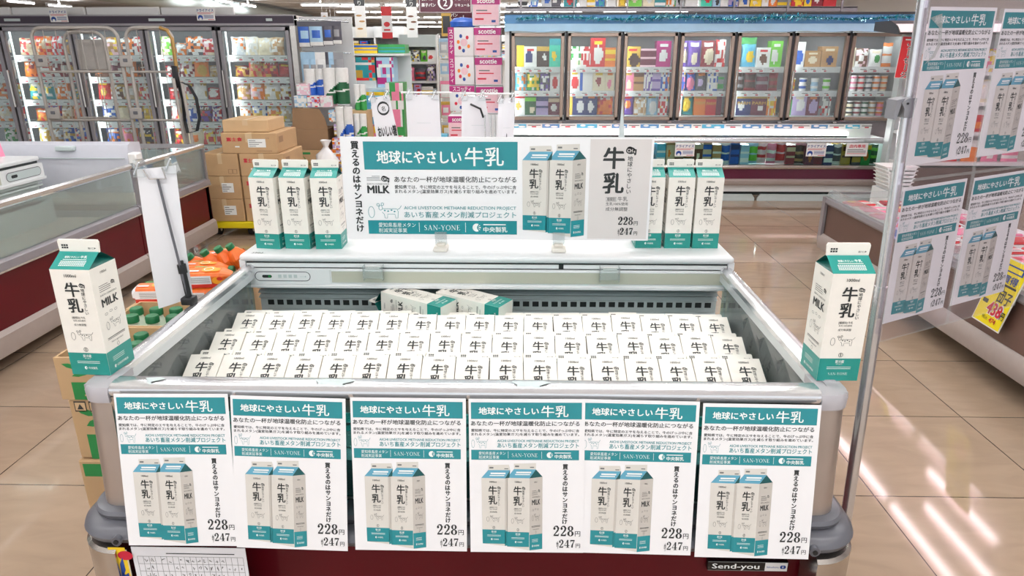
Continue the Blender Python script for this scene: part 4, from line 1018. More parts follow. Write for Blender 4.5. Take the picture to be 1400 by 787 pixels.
for i in range(7):
    x0, x1 = RX[i]+.012, RX[i+1]-.022
    b = MB(); z0, z1, f = .785, 1.685, .038
    for q in ((x0, x1, z0, z0+f), (x0, x1, z1-f, z1), (x0, x0+f, z0, z1), (x1-f, x1, z0, z1)): b.rbox(q[0], q[1], YD-.03, YD+.01, q[2], q[3], 'champagne', .005, 1)
    b.rbox(x0+.004, x0+.018, YD-.062, YD-.045, 1.0, 1.3, 'steel', .004, 1); b.box(x0+.006, x0+.016, YD-.05, YD-.03, 1.02, 1.04, 'steel'); b.box(x0+.006, x0+.016, YD-.05, YD-.03, 1.26, 1.28, 'steel')
    b.rbox(x1-.05, x1-.005, YD-.035, YD, z0-.03, z0-.012, 'steel', .004, 1)
    d_ = b.build('door', ru)
    b = MB(); b.box(x0+f, x1-f, YD-.012, YD-.006, z0+f, z1-f, 'door_glass'); b.build('door_pane', d_)
    b = MB(); b.box(RX[i]-.012, RX[i]+.012, YD-.0, YD+.03, .78, 1.70, 'dark_frame'); b.box(RX[i]+.014, RX[i]+.024, YD+.04, YD+.05, .80, 1.66, 'led_strip')
    mo = b.build('mullion', ru); strip_light(ru, (RX[i]+.02, YD+.05, 1.23), .85, 2.6)
    for k, zt in enumerate((1.335, 1.085, .825)):
        b = MB(); b.box(x0+.0, x1+.012, YD+.1, 8.3, zt-.014, zt, 'white_enamel'); b.box(x0, x1+.012, YD+.085, YD+.1, zt-.055, zt+.004, 'white_enamel')
        price_strip(Art(b, (x0, YD+.0845, zt-.052), (1, 0, 0), (0, 0, 1), .0008), 0, x1-x0, .05, i*5+k)
        b.build('shelf', ru)
    b = MB(); b.box(x0, x1, YD+.15, YD+.2, 1.668, 1.69, 'led_strip')
    b.build('lamp_strip', ru)
dl = bpy.data.lights.new('cabinet_lamp', 'AREA'); dl.shape = 'RECTANGLE'; dl.size, dl.size_y = 4.1, .1; dl.energy = 9; dl.color = (.97, 1, 1)
o = bpy.data.objects.new('cabinet_lamp', dl); COL.objects.link(o); o.parent = ru; o.location = V((1.9, YD+.07, 1.69))-V((1.9, 8.2, 0)); o.rotation_euler = (math.radians(28), 0, 0)
# goods: per door, per shelf, left to right: (kind, colour, accent, width, height, print[, text])
B_, G_, C_ = 'box', 'bag', 'cup'
GOODS = [
 [[(B_, 'yellow', 'dark brown', .1, .2, 'side'), (B_, 'white', 'navy blue', .135, .19, 'window'), (B_, 'dark brown', 'gold', .135, .19, 'band'), (B_, 'mint green', 'teal', .12, .26, 'band')],
  [(G_, 'sky blue', 'white', .125, .2, 'speckle'), (G_, 'green', 'yellow', .14, .21, 'speckle'), (B_, 'dark grey', 'purple', .1, .18, 'speckle'), (B_, 'white', 'red', .1, .2, 'window')],
  [(B_, 'white', 'red', .1, .24, 'band'), (B_, 'dark green', 'lime green', .11, .17, 'band'), (B_, 'lilac', 'navy blue', .12, .2, 'stripe'), (B_, 'maroon', 'beige', .11, .16, 'band')]],
 [[(B_, 'white', 'green', .12, .19, 'speckle'), (B_, 'white', 'red', .1, .19, 'speckle'), (B_, 'red', 'white', .15, .27, 'window'), (B_, 'orange', 'yellow', .11, .18, 'stripe')],
  [(B_, 'white', 'red', .12, .22, 'window'), (B_, 'white', 'blue', .14, .22, 'side'), (B_, 'cream', 'dark red', .14, .19, 'window'), (B_, 'cream', 'pink', .1, .19, 'window')],
  [(B_, 'gold', 'brown', .045, .19, 'plain'), (B_, 'navy blue', 'white', .14, .23, 'window'), (B_, 'navy blue', 'white', .13, .22, 'window'), (G_, 'orange', 'red', .18, .23, 'speckle')]],
 [[(B_, 'gold', 'dark brown', .15, .19, 'window'), (B_, 'maroon', 'pale pink', .15, .17, 'stripe'), (B_, 'magenta', 'white', .14, .24, 'window')],
  [(B_, 'pink', 'cream', .11, .19, 'window'), (B_, 'tan', 'brown', .11, .2, 'stripe'), (B_, 'purple', 'white', .09, .2, 'speckle'), (B_, 'lilac', 'purple', .09, .2, 'stripe'), (B_, 'white', 'blue', .09, .21, 'speckle')],
  [(G_, 'purple', 'orange', .13, .2, 'window'), (B_, 'beige', 'tan', .13, .17, 'speckle'), (G_, 'pale blue', 'white', .13, .24, 'window'), (B_, 'white', 'red', .1, .2, 'speckle')]],
 [[(G_, 'purple', 'cream', .09, .24, 'window'), (G_, 'purple', 'cream', .15, .24, 'window'), (G_, 'dark red', 'cream', .16, .24, 'window'), (G_, 'white', 'red', .12, .25, 'speckle')],
  [(B_, 'blue', 'pink', .08, .21, 'speckle'), (G_, 'blue', 'pink', .13, .21, 'window'), (G_, 'dark grey', 'lilac', .13, .18, 'window'), (B_, 'white', 'blue', .12, .18, 'speckle'), (B_, 'grey', 'green', .07, .2, 'stripe')],
  [(B_, 'white', 'red', .06, .2, 'window'), (G_, 'teal', 'yellow', .14, .23, 'window'), (B_, 'orange', 'gold', .13, .21, 'band', 'PARM'), (B_, 'red', 'gold', .12, .2, 'band', 'PARM'), (B_, 'maroon', 'pink', .06, .22, 'plain')]],
 [[(B_, 'orange', 'white', .05, .2, 'window'), (G_, 'sky blue', 'green', .17, .28, 'band'), (B_, 'white', 'brown', .14, .18, 'window'), (B_, 'lime green', 'white', .12, .24, 'window')],
  [(G_, 'dark brown', 'grey', .13, .19, 'stripe'), (G_, 'dark brown', 'dark red', .13, .18, 'stripe'), (G_, 'maroon', 'grey', .14, .19, 'stripe'), (G_, 'dark red', 'brown', .1, .17, 'stripe')],
  [(B_, 'white', 'silver', .06, .22, 'plain'), (B_, 'navy blue', 'gold', .16, .23, 'band', 'PARM'), (B_, 'maroon', 'gold', .17, .23, 'band', 'PARM'), (B_, 'white', 'orange', .1, .24, 'speckle')]],
 [[(B_, 'white', 'blue', .1, .23, 'window'), (B_, 'tan', 'cream', .12, .15, 'window'), (B_, 'tan', 'navy blue', .12, .19, 'window')],
  [(C_, 'orange', 'yellow', .05, .068), (C_, 'white', 'blue', .06, .068), (C_, 'pale blue', 'white', .06, .068), (C_, 'white', 'lime green', .06, .068)],
  [(B_, 'green', 'brown', .07, .15, 'side'), (B_, 'lilac', 'white', .15, .2, 'window'), (B_, 'maroon', 'lilac', .13, .2, 'window'), (B_, 'white', 'grey', .12, .24, 'speckle')]],
 [[(G_, 'cream', 'tan', .1, .18, 'window'), (G_, 'pale pink', 'brown', .13, .17, 'speckle'), (G_, 'white', 'green', .13, .16, 'window'), (G_, 'white', 'orange', .1, .22, 'stripe')],
  [(C_, 'white', 'blue', .072, .055), (C_, 'white', 'pink', .068, .055), (C_, 'white', 'red', .07, .055), (C_, 'white', 'dark grey', .068, .055), (C_, 'white', 'orange', .07, .055), (C_, 'cream', 'orange', .07, .055)],
  [(C_, 'white', 'purple', .072, .052), (C_, 'cream', 'black', .068, .052), (C_, 'white', 'dark red', .07, .052), (C_, 'white', 'dark green', .068, .052), (C_, 'white', 'tan', .07, .052), (C_, 'pink', 'orange', .07, .052)]],
]
SHN = ['top', 'middle', 'bottom']
for i, door in enumerate(GOODS):
    for k, row in enumerate(door):
        zt = (1.335, 1.085, .825)[k]; tot = sum(g[3] for g in row); x0, x1 = RX[i]+.045, RX[i+1]-.055
        sc_ = min(1.4, (x1-x0)/tot*.985); tot *= sc_; row = [(g[0], g[1], g[2], g[3]*sc_, min(g[4]*1.12, (.30, .222, .232)[k]) if g[0] != 'cup' else g[4]) + tuple(g[5:]) for g in row]
        gap = (x1-x0-tot)/max(1, len(row)); x = x0+gap/2
        for n, g in enumerate(row):
            seed = i*31+k*7+n
            where = f'{ORD[n]} on the {SHN[k]} shelf, {ORD[i]} door, right freezer'
            grp = 'ice cream packs in the right upright freezer'
            if g[0] == 'cup':
                for c in range(3 if k == 1 and i == 6 else 2 if i == 5 else 3):
                    place('ice_cream_cup', cup_pack(g[3]/2, g[4], g[1], g[2], seed+c), x+g[3]/2, YD+.13, zt+c*g[4], f'{g[1]} ice cream cup, {["bottom", "middle", "top"][c]} of {ORD[n]} stack, {SHN[k]} shelf, {ORD[i]} freezer door', 'ice cream cup', grp)
            else:
                fn = box_pack if g[0] == 'box' else bag_pack
                a = (g[3], .14 if g[0] == 'box' else .07, g[4], g[1], g[2], seed, g[5]) + ((g[6], 'pack gold') if len(g) > 6 and False else ())
                mb = fn(*a) if len(g) < 7 else box_pack(g[3], .14, g[4], g[1], g[2], seed, g[5], g[6], 'pack gold')
                place('ice_cream_'+g[0], mb, x+g[3]/2, YD+.13, zt, f'{g[1]} ice cream {g[0]}, {where}', 'ice cream '+g[0], grp, rx=-3 if g[0] == 'bag' else 0)
            x += g[3]+gap
# tinsel along the valance
rd = random.Random(5); b = MB()
for k in range(2400):
    t = rd.random(); x = RX[0]+.06+(RX[7]-RX[0]-.1)*t; sag = .018*math.sin(x*5.2); z = 1.825+sag*.6+rd.gauss(0, .006); y = YD-.10+rd.gauss(0, .004)
    L = .042 if 1.0 < x < 2.9 else .03; d = V((rd.uniform(-1, 1), rd.uniform(-1, .2), rd.uniform(-1, 1))).normalized()*L; w_ = V((rd.uniform(-1, 1), rd.uniform(-1, 1), rd.uniform(-1, 1))).normalized()*.0035
    p = V((x, y, z)); b.poly([p-w_, p+w_, p+d+w_*.4, p+d-w_*.4], 'tinsel' if rd.random() < .55 else 'tinsel_light')
b.tube([(RX[0]+.06+(RX[7]-RX[0]-.1)*i/60, YD-.09, 1.825+.011*math.sin((RX[0]+.06+(RX[7]-RX[0]-.1)*i/60)*5.2)) for i in range(61)], .006, 'tinsel', 6)
single('tinsel_garland', b, 'sparkling teal tinsel garland draped along the blue freezer valance', 'garland', None, 0)
# goods rack above the right freezer
rk = thing('top_rack', 'white wire rack on top of the right upright freezer', 'rack', (1.9, 8.0, 1.885))
b = MB(); b.box(RX[0]-.05, RX[7]-.55, YD+.06, YD+.085, 1.895, 1.945, 'grey_frame'); b.box(RX[0]-.05, RX[7]-.55, YD+.06, 8.5, 1.93, 1.94, 'white_enamel'); b.build('rack_shelf', rk)
for k in range(7):
    b = MB(); x = RX[0]+.1+k*.56; b.box(x, x+.02, YD+.05, YD+.07, 1.886, 2.08, 'grey_frame'); b.build('rack_post', rk)
b = MB()
b.tube([(RX[0], YD+.07, 2.02), (RX[7]-.6, YD+.07, 2.02)], .004, 'chrome', 6); b.build('rack_wire', rk)
rd = random.Random(11); x = RX[0]+.08; n = 0
cols = ['white', 'pale blue', 'silver', 'dark grey', 'teal', 'white', 'yellow', 'teal', 'white', 'gold', 'lime green', 'cream', 'teal', 'green', 'silver', 'white', 'mint green', 'pale blue', 'white', 'lilac', 'cream', 'yellow', 'white', 'orange', 'grey', 'red', 'yellow', 'dark red', 'red', 'white']
while x < RX[7]-.75 and n < len(cols):
    wd = rd.uniform(.07, .14)
    place('grocery_box', box_pack(wd, .12, rd.uniform(.12, .2), cols[n], rd.choice(['white', 'blue', 'yellow', 'black']), 200+n), x+wd/2, YD+.11, 1.942, f'{cols[n]} grocery box on the rack above the right freezer, {ORD[min(n, 25)]} from the left', 'grocery box', 'grocery boxes above the right freezer')
    x += wd+rd.choice([.005, .01, .03]); n += 1

# ================================================================== LOW OPEN CHEST BELOW IT
YC = 7.22
lo = thing('low_chest_freezer', 'long low maroon chest freezer with glass front below the right upright freezer', 'freezer', (1.8, 7.4, 0))
LX0, LX1 = -.2, 3.72
b = MB(); b.box(LX0, LX1, YC, YC+.03, .235, .345, 'maroon_dark'); b.box(LX0, LX1, YC+.03, YD-.04, .1, .345, 'white_enamel'); b.build('front_panel', lo)
b = MB(); b.prism([(YC-.02, .175), (YC-.03, .19), (YC-.03, .225), (YC-.01, .24), (YC+.03, .24), (YC+.03, .17)], 'x', LX0, LX1, 'beige_bumper'); b.build('bumper', lo)
b = MB(); b.box(LX0, LX1, YC+.06, YC+.10, .06, .17, 'slot_dark')
b.build('plinth', lo)
b = MB()
for k in range(3):
    x0 = LX0+.02+k*1.31; pr = [(x0, .0), (x0+1.28, .0), (x0+1.28, .03), (x0+1.25, .07), (x0+.03, .07), (x0, .03)]
    b.prism(pr, 'y', YC+.04, YC+.06, 'cool_grey')
b.build('kick_plate', lo)
b = MB(); b.prism([(YC-.012, .345), (YC-.018, .36), (YC-.01, .382), (YC+.03, .385), (YC+.03, .345)], 'x', LX0, LX1, 'steel'); b.build('lower_rail', lo)
b = MB(); b.box(LX0, LX1, YC+.005, YC+.011, .385, .615, 'clear_glass'); b.build('front_glass', lo)
b = MB(); b.prism([(YC-.012, .61), (YC-.018, .63), (YC-.008, .655), (YC+.02, .658), (YC+.026, .61)], 'x', LX0, LX1, 'chrome'); b.build('upper_rail', lo)
b = MB(); b.box(LX0, LX1, YD-.10, YD-.07, .56, .755, 'white_enamel'); b.box(LX0+.05, LX1-.25, YD-.104, YD-.1, .612, .634, 'slot_dark'); b.box(LX0, LX1, YD-.12, YD-.1, .54, .61, 'white_enamel'); b.box(LX0+.05, 1.88, YD-.13, YD-.105, .64, .672, 'lamp_cover'); b.box(1.95, LX1-.25, YD-.13, YD-.105, .64, .672, 'lamp_cover')
A = Art(b, (LX0, YD-.1005, .705), (1, 0, 0), (0, 0, 1), .0008); A.rect(0, 0, LX1-LX0, .048, 'white_plastic', 1)
rd = random.Random(21); x = .03
while x < LX1-LX0-.25:
    wd = rd.uniform(.14, .24); A.rect(x, .004, x+wd, .044, 'valance_blue' if rd.random() < .5 else 'pack sky blue', 2); A.ell(x+wd*.3, .03, .03, .012, 'ink_white', 3, 10); A.ell(x+wd*.7, .016, .04, .01, 'ink_white', 3, 10); x += wd+.01
    wd = rd.uniform(.1, .2); A.rect(x+.01, .028, x+wd*.9, .036, 'ink_grey', 2); A.rect(x+wd*.3, .01, x+wd*.6, .022, 'ink_red', 2); x += wd
b.build('rear_header', lo)
b = MB(); b.box(LX0, LX1, YC+.04, YD-.12, .37, .38, 'liner'); b.box(LX0-.03, LX0, YC, YD-.07, .1, .64, 'white_enamel'); b.box(LX1, LX1+.03, YC, YD-.07, .1, .64, 'white_enamel'); b.build('inner_tray', lo)
dl = bpy.data.lights.new('chest_lamp', 'AREA'); dl.shape = 'RECTANGLE'; dl.size, dl.size_y = 3.6, .03; dl.energy = 20
o = bpy.data.objects.new('chest_lamp', dl); COL.objects.link(o); o.parent = lo; o.location = V((1.8, YD-.135, .65))-V((1.8, 7.4, 0)); o.rotation_euler = (math.radians(-50), 0, 0)
rd = random.Random(31)
lc = [('silver', 'green'), ('pale blue', 'silver'), ('sky blue', 'white'), ('beige', 'tan'), ('brown', 'cream'), ('tan', 'white'), ('brown', 'beige'), ('beige', 'blue'), ('tan', 'white'), ('blue', 'white'), ('blue', 'navy blue'), ('pale blue', 'white'), ('lime green', 'pale blue'), ('pale pink', 'red'), ('pink', 'white'), ('red', 'pale pink'), ('dark red', 'beige'), ('dark brown', 'tan'), ('maroon', 'silver'), ('dark red', 'tan'), ('navy blue', 'white'), ('dark grey', 'white'), ('gold', 'brown'), ('dark grey', 'gold'), ('green', 'yellow'), ('dark green', 'lime green')]
for n, (c0, c1) in enumerate(lc):
    x = 1.2+n*.096; h_ = rd.uniform(.19, .235)
    mb = bag_pack(.1, .1, h_, c0, c1, 300+n, 'stripe') if n % 4 == 1 or 12 <= n <= 15 else box_pack(.088, .3, h_, c0, c1, 300+n, 'stripe' if n % 3 else 'band')
    place('frozen_dessert_pack', mb, x, YC+.03+.02*(n % 3 == 1), .385, f'{c0} frozen pack behind the low chest glass, {ORD[n]} from the left', 'frozen pack', 'frozen packs in the low right chest')
for n, (c0, x) in enumerate((('red', .25), ('white', .55), ('silver', .8), ('red', 1.0))):
    place('frozen_dessert_pack', box_pack(.16, .28, .22, c0, 'white', 340+n, 'band'), x, YC+.05, .385, f'{c0} frozen pack at the left part of the low chest, {ORD[n]} along', 'frozen pack', 'frozen packs in the low right chest')
def dry_ice_sign(label, M, group):
    b = MB(); b.rbox(-.1, .1, 0, .002, 0, .135, 'white_plastic', .0008, 1); A = Art(b, (-.1, 0, 0), (.2, 0, 0), (0, 0, .135), .0008)
    A.text('ドライアイス', .5, .68, .24, 'ink_blue', 1, 'c', w=.9, b=.03); A.rect(.06, .57, .94, .6, 'ink_red', 1); A.rect(.06, .49, .8, .52, 'ink_red', 1)
    A.ell(.2, .22, .14, .2, 'ink_blue', 1, 16); A.ell(.2, .12, .08, .12, 'ink_white', 2, 12)
    for k in range(3): A.rect(.4, .36-k*.09, .92, .4-k*.09, 'ink_blue', 1)
    A.rect(.6, .06, .94, .1, 'ink_red', 1)
    o = single('dry_ice_sign', b, label, 'sign', group); o.matrix_world = M
T4 = Matrix.Translation
dry_ice_sign('blue-lettered white card on the low right chest glass, left one of two', T4((1.62, YC-.03, .475)), 'blue-lettered cards on the low right chest')
dry_ice_sign('blue-lettered white card on the low right chest glass, beside the red-lettered card', T4((2.96, YC-.03, .478)), 'blue-lettered cards on the low right chest')
b = MB(); b.rbox(-.11, .11, 0, .002, 0, .135, 'white_plastic', .0008, 1); A = Art(b, (-.11, 0, 0), (.22, 0, 0), (0, 0, .135), .0008)
A.text('店内専用', .5, .66, .26, 'ink_red', 1, 'c', w=.72, b=.03)
for k in range(4): A.rect(.07, .48-k*.1, .93 if k else .8, .52-k*.1, 'ink' if k < 3 else 'ink_red', 1)
place('store_notice_card', b, 3.37, YC-.03, .48, 'red-lettered white notice card on the low right chest glass', 'sign', None)

# ================================================================== UPRIGHT FREEZERS, LEFT (frozen food)
YL = 8.0
LXS = [-6.66, -5.85, -5.04, -4.23, -3.42, -2.61]
lu = thing('upright_freezer', 'long upright frozen food freezer with glass doors and purple header on the left', 'freezer', (-4.6, 8.4, 0))
b = MB(); b.box(LXS[0], LXS[5], 8.5, 8.55, 0, 1.80, 'pack grey'); b.box(LXS[5], LXS[5]+.06, YL-.02, 8.77, 0, 1.87, 'steel'); b.box(LXS[0]-.06, LXS[0], YL-.02, 8.77, 0, 1.87, 'steel'); b.box(LXS[0], LXS[5], YL+.05, 8.77, 1.74, 1.87, 'grey_frame'); b.box(LXS[0], LXS[5], YL+.05, 8.77, 0, .14, 'slot_dark')
b.build('cabinet_body', lu)
b = MB(); b.box(LXS[0]-.06, LXS[5]+.06, YL-.05, YL+.05, 1.787, 1.862, 'purple_band'); b.box(LXS[0]-.06, LXS[5]+.06, YL-.055, YL+.05, 1.765, 1.787, 'grey_frame'); b.box(LXS[0]-.06, LXS[5]+.06, YL-.055, YL+.05, 1.862, 1.875, 'grey_frame')
for x in (-5.65, -4.05): b.rbox(x-.09, x+.09, YL-.054, YL-.05, 1.81, 1.838, 'cool_grey', .002, 1)
b.rbox(-2.85, -2.78, YL-.054, YL-.05, 1.81, 1.838, 'cool_grey', .002, 1)
b.build('header_band', lu)
for k in range(4):
    b = MB(); x0 = -6.6+k*.84; b.rbox(x0, x0+.82, YL+.12, YL+.16, 1.875, 1.965, 'white_plastic', .01, 1); b.build('light_panel', lu)
LSZ = [1.45, 1.215, .965, .715, .45, .2]
for i in range(5):
    x0, x1 = LXS[i]+.01, LXS[i+1]-.01; z0, z1, f = .15, 1.755, .045
    b = MB()
    for q in ((x0, x1, z0, z0+f), (x0, x1, z1-f, z1), (x0, x0+f, z0, z1), (x1-f, x1, z0, z1)): b.rbox(q[0], q[1], YL-.03, YL+.01, q[2], q[3], 'grey_frame', .005, 1)
    b.box(x0+.004, x0+.02, YL-.06, YL-.03, .9, 1.3, 'steel')
    d_ = b.build('door', lu)
    b = MB(); b.box(x0+f, x1-f, YL-.012, YL-.006, z0+f, z1-f, 'door_glass'); b.build('door_pane', d_)
    b = MB(); b.box(x0-.022, x0+.012, YL, YL+.03, z0, z1, 'dark_frame'); b.box(x0+.05, x0+.064, YL+.04, YL+.055, z0, z1-.05, 'led_strip'); b.build('mullion', lu); strip_light(lu, (x0+.06, YL+.056, .95), 1.5, 4.2)
    for k, zt in enumerate(LSZ):
        b = MB(); b.box(x0+.02, x1-.02, YL+.1, 8.5, zt-.012, zt, 'white_enamel'); b.box(x0+.02, x1-.02, YL+.085, YL+.1, zt-.06, zt+.006, 'white_enamel')
        price_strip(Art(b, (x0+.02, YL+.0845, zt-.056), (1, 0, 0), (0, 0, 1), .0008), .0, x1-x0-.04, .055, 50+i*7+k); b.build('shelf', lu)
dl = bpy.data.lights.new('cabinet_lamp', 'AREA'); dl.shape = 'RECTANGLE'; dl.size, dl.size_y = 3.9, .1; dl.energy = 6; dl.color = (.96, 1, 1)
o = bpy.data.objects.new('cabinet_lamp', dl); COL.objects.link(o); o.parent = lu; o.location = V((-4.63, YL+.06, 1.73))-V((-4.6, 8.4, 0)); o.rotation_euler = (math.radians(30), 0, 0)
rd = random.Random(77)
PALL = [['white', 'cream', 'silver', 'beige', 'dark grey', 'lime green', 'pale pink', 'red', 'cream', 'silver'], ['orange', 'brown', 'tan', 'red', 'white', 'beige', 'maroon', 'orange', 'dark red'], ['red', 'white', 'pale pink', 'orange', 'red', 'beige', 'teal', 'dark red', 'white'],
        ['orange', 'red', 'purple', 'cream', 'blue', 'beige', 'red', 'yellow', 'white'], ['white', 'silver', 'purple', 'green', 'red', 'cream', 'blue', 'pink', 'dark grey'], ['red', 'yellow', 'dark red', 'pink', 'orange']]
DN = ['leftmost', 'second', 'third', 'fourth', 'rightmost']
for i in range(1, 5):
    for k, zt in enumerate(LSZ):
        if k == 5 and i < 4: continue
        if k == 4 and i == 3: pass
        x = LXS[i]+.06; n = 0
        while x < LXS[i+1]-.17 and n < 7:
            wd = rd.uniform(.14, .2); h_ = rd.uniform(.175, .205); c0 = PALL[k][rd.randrange(len(PALL[k]))]; c1 = rd.choice(['white', 'white', 'orange', 'red', 'cream', 'white', 'brown', 'orange', 'tan', 'gold'])
            lying = rd.random() < .15
            mb = bag_pack(wd, .09, h_*(.7 if lying else 1), c0, c1, 400+i*40+k*8+n, rd.choice(['speckle', 'window', 'speckle', 'speckle']))
            place('frozen_food_bag', mb, x+wd/2, YL+.12+(.03 if lying else 0), zt, f'{c0} frozen food bag, {ORD[n]} on the {ORD[k]} shelf, {DN[i]} door, left freezer', 'frozen food', 'frozen food bags in the left upright freezers', rx=-8)
            x += wd*.94+rd.uniform(-.004, .006); n += 1
for k, zt in enumerate(LSZ[:5]):
    for n in range(2):
        c0 = PALL[k][(n+3) % len(PALL[k])]
        place('frozen_food_bag', bag_pack(.15, .09, .18, c0, 'white', 700+k*2+n, 'speckle'), LXS[1]-.28+n*.16, YL+.12, zt, f'{c0} frozen food bag, {["left", "right"][n]} of two, {ORD[k]} shelf, leftmost freezer door', 'frozen food', 'frozen food bags in the left upright freezers', rx=-8)
dry_ice_sign('blue-lettered white card on the left freezer header, left one', T4((-5.12, YL-.06, 1.80)), 'blue-lettered cards on the left freezer header')
dry_ice_sign('blue-lettered white card on the left freezer header, right one', T4((-3.50, YL-.06, 1.815)), 'blue-lettered cards on the left freezer header')
# ================================================================== ISLAND FREEZERS ON THE LEFT
IX = -2.56
def island_side(root, y0, y1, xs, sgn=1):
    """the long side facing +x (sgn 1) or -x (sgn -1) at x = xs"""
    def X(d): return xs+sgn*d
    b = MB(); b.box(X(-.04), X(-.01), y0, y1, .20, .475, 'maroon'); b.build('side_panel', root)
    b = MB(); b.prism([(X(-.03), .075), (X(.012), .085), (X(.018), .12), (X(.014), .185), (X(-.005), .205), (X(-.03), .205)], 'y', y0, y1, 'beige_bumper'); b.build('bumper', root)
    b = MB(); b.box(X(-.30), X(-.22), y0+.1, y1-.1, 0, .09, 'slot_dark'); b.build('plinth', root)
    b = MB(); b.prism([(X(-.03), .475), (X(.004), .478), (X(.012), .49), (X(.006), .525), (X(-.012), .54), (X(-.03), .54)], 'y', y0, y1, 'grey_frame'); b.box(X(.006), X(.013), y0, y1, .478, .488, 'chrome'); b.build('lower_rail', root)
isl = thing('island_freezer', 'long maroon island chest freezer with glass side along the left aisle', 'freezer', (-3.0, 2.8, 0))
Y0, Y1 = .6, 4.40
island_side(isl, Y0, Y1, IX)
b = MB(); b.box(IX-.016, IX-.010, Y0, Y1, .54, .77, 'side_glass'); b.build('glass_side', isl)
b = MB(); b.prism([(IX-.03, .779), (IX-.034, .796), (IX-.024, .810), (IX-.006, .812), (IX+.006, .802), (IX+.004, .782)], 'y', Y0, Y1, 'chrome'); b.build('top_rail', isl)
b = MB(); b.box(-3.75, IX-.04, Y0, Y1, .44, .46, 'frost'); b.box(-3.75, -3.05, Y0, 4.3, .46, .62, 'liner'); b.box(-3.8, -3.75, Y0, Y1, .1, .85, 'white_enamel'); b.box(-3.75, IX-.04, Y0, Y1, .1, .44, 'white_enamel'); b.build('inner_tank', isl)
b = MB(); XH = -3.02; YE = 4.22
b.rbox(-3.8, XH, Y0, YE, .862, .89, 'white_enamel', .01, 2); b.box(-3.78, XH-.012, Y0, YE-.01, .845, .865, 'slot_dark'); b.box(-3.8, XH+.01, Y0, YE, .765, .848, 'white_enamel'); b.box(-3.8, XH+.02, Y0, YE, .752, .767, 'white_enamel')
b.box(XH+.0101, XH+.012, Y0, 3.85, .775, .83, 'olive_strip')
for z in (.735, .715): b.prism([(XH-.02, z), (XH+.0, z+.008), (XH+.0, z-.003)], 'y', Y0, YE-.02, 'cool_grey')
b.box(XH-.06, XH-.03, Y0, YE-.02, .60, .76, 'cool_grey')
A = Art(b, (XH-.029, Y0, .66), (0, 1, 0), (0, 0, 1), .001, (1, 0, 0))
for k in range(90): A.rect(.02+k*.038, 0, .045+k*.038, .022, 'slot_dark', 1)
b.build('rear_header', isl)
b = MB(); A = Art(b, (XH+.011, 3.88, .806), (0, 1, 0), (0, 0, 1), .001, (1, 0, 0)); b.box(XH+.0095, XH+.011, 3.87, 4.215, .772, .84, 'white_enamel')
pill(A, .165, 0, .15, .027, 'grey_plastic', 1); pill(A, .165, 0, .146, .023, 'cool_grey', 2); pill(A, .08, .0, .026, .009, 'slot_dark', 3)
b.build('control_panel', isl)
b = MB(); prof = [(4.43, .62), (4.425, .80), (4.44, .88), (4.46, .925), (4.50, .94), (4.60, .93), (4.62, .62)]
ex = MB(); ex.prism(prof, 'x', -4.5, IX-.03, 'lid_white')
ex.box(-4.5, IX-.05, 4.42, 4.43, .842, .846, 'cool_grey'); ex.rbox(-3.05, -2.93, 4.415, 4.46, .89, .92, 'cool_grey', .006, 1)
end = thing('island_freezer', 'short maroon end-cap chest freezer with glass sides behind the left island freezer', 'freezer', (-3.2, 4.95, 0))
ex.build('rear_header', end)
island_side(end, 4.41, 5.46, IX)
b = MB(); b.box(IX-.016, IX-.010, 4.46, 5.42, .54, .77, 'side_glass'); b.box(-4.4, IX-.02, 5.43, 5.436, .54, .77, 'side_glass'); b.build('glass_side', end)
b = MB(); b.prism([(IX-.03, .779), (IX-.034, .796), (IX-.024, .810), (IX-.006, .812), (IX+.006, .802), (IX+.004, .782)], 'y', 4.44, 5.45, 'chrome'); b.prism([(5.42, .779), (5.42, .81), (5.45, .81), (5.45, .779)], 'x', -4.4, IX, 'chrome'); b.build('top_rail', end)
b = MB(); b.box(IX-.03, IX+.002, 4.44, 4.47, .54, .77, 'grey_frame'); b.build('corner_post', end)
b = MB(); b.box(IX-.03, IX+.002, 5.42, 5.45, .5, .77, 'grey_frame'); b.build('corner_post', end)
b = MB(); b.rbox(IX-.08, IX+.02, 4.44, 4.52, .80, .875, 'white_plastic', .008, 1); b.build('corner_bracket', end)
b = MB(); b.box(-4.4, IX-.04, 4.6, 5.42, .46, .50, 'frost'); b.box(-4.4, IX-.04, 4.6, 5.42, .1, .46, 'white_enamel'); b.box(-4.4, IX-.01, 5.40, 5.45, .1, .53, 'maroon'); b.build('inner_tank', end)
b = MB(); b.M = Matrix.Translation((-3.30, 3.98, .892)) @ Matrix.Rotation(math.radians(62), 4, 'Z') @ Matrix.Rotation(math.radians(-18), 4, 'X')
b.rbox(-.42, .22, 0, .003, 0, .09, 'white_plastic', .001, 1); A = Art(b, (-.42, 0, 0), (.64, 0, 0), (0, 0, .09), .0008)
A.rect(.0, 0, 1, 1, 'pack pink', 1); A.rect(.0, .08, .62, .92, 'ink_white', 2); A.text('197', .33, .3, .6, 'ink', 3, w=.2, b=.04); A.ell(.74, .5, .05, .3, 'ink_white', 2, 10); A.ell(.9, .5, .05, .3, 'ink_white', 2, 10); A.rect(.78, .4, .86, .5, 'ink_white', 2)
b.M = None
single('price_card', b, 'pink price card standing on the header of the left island freezer', 'price card')

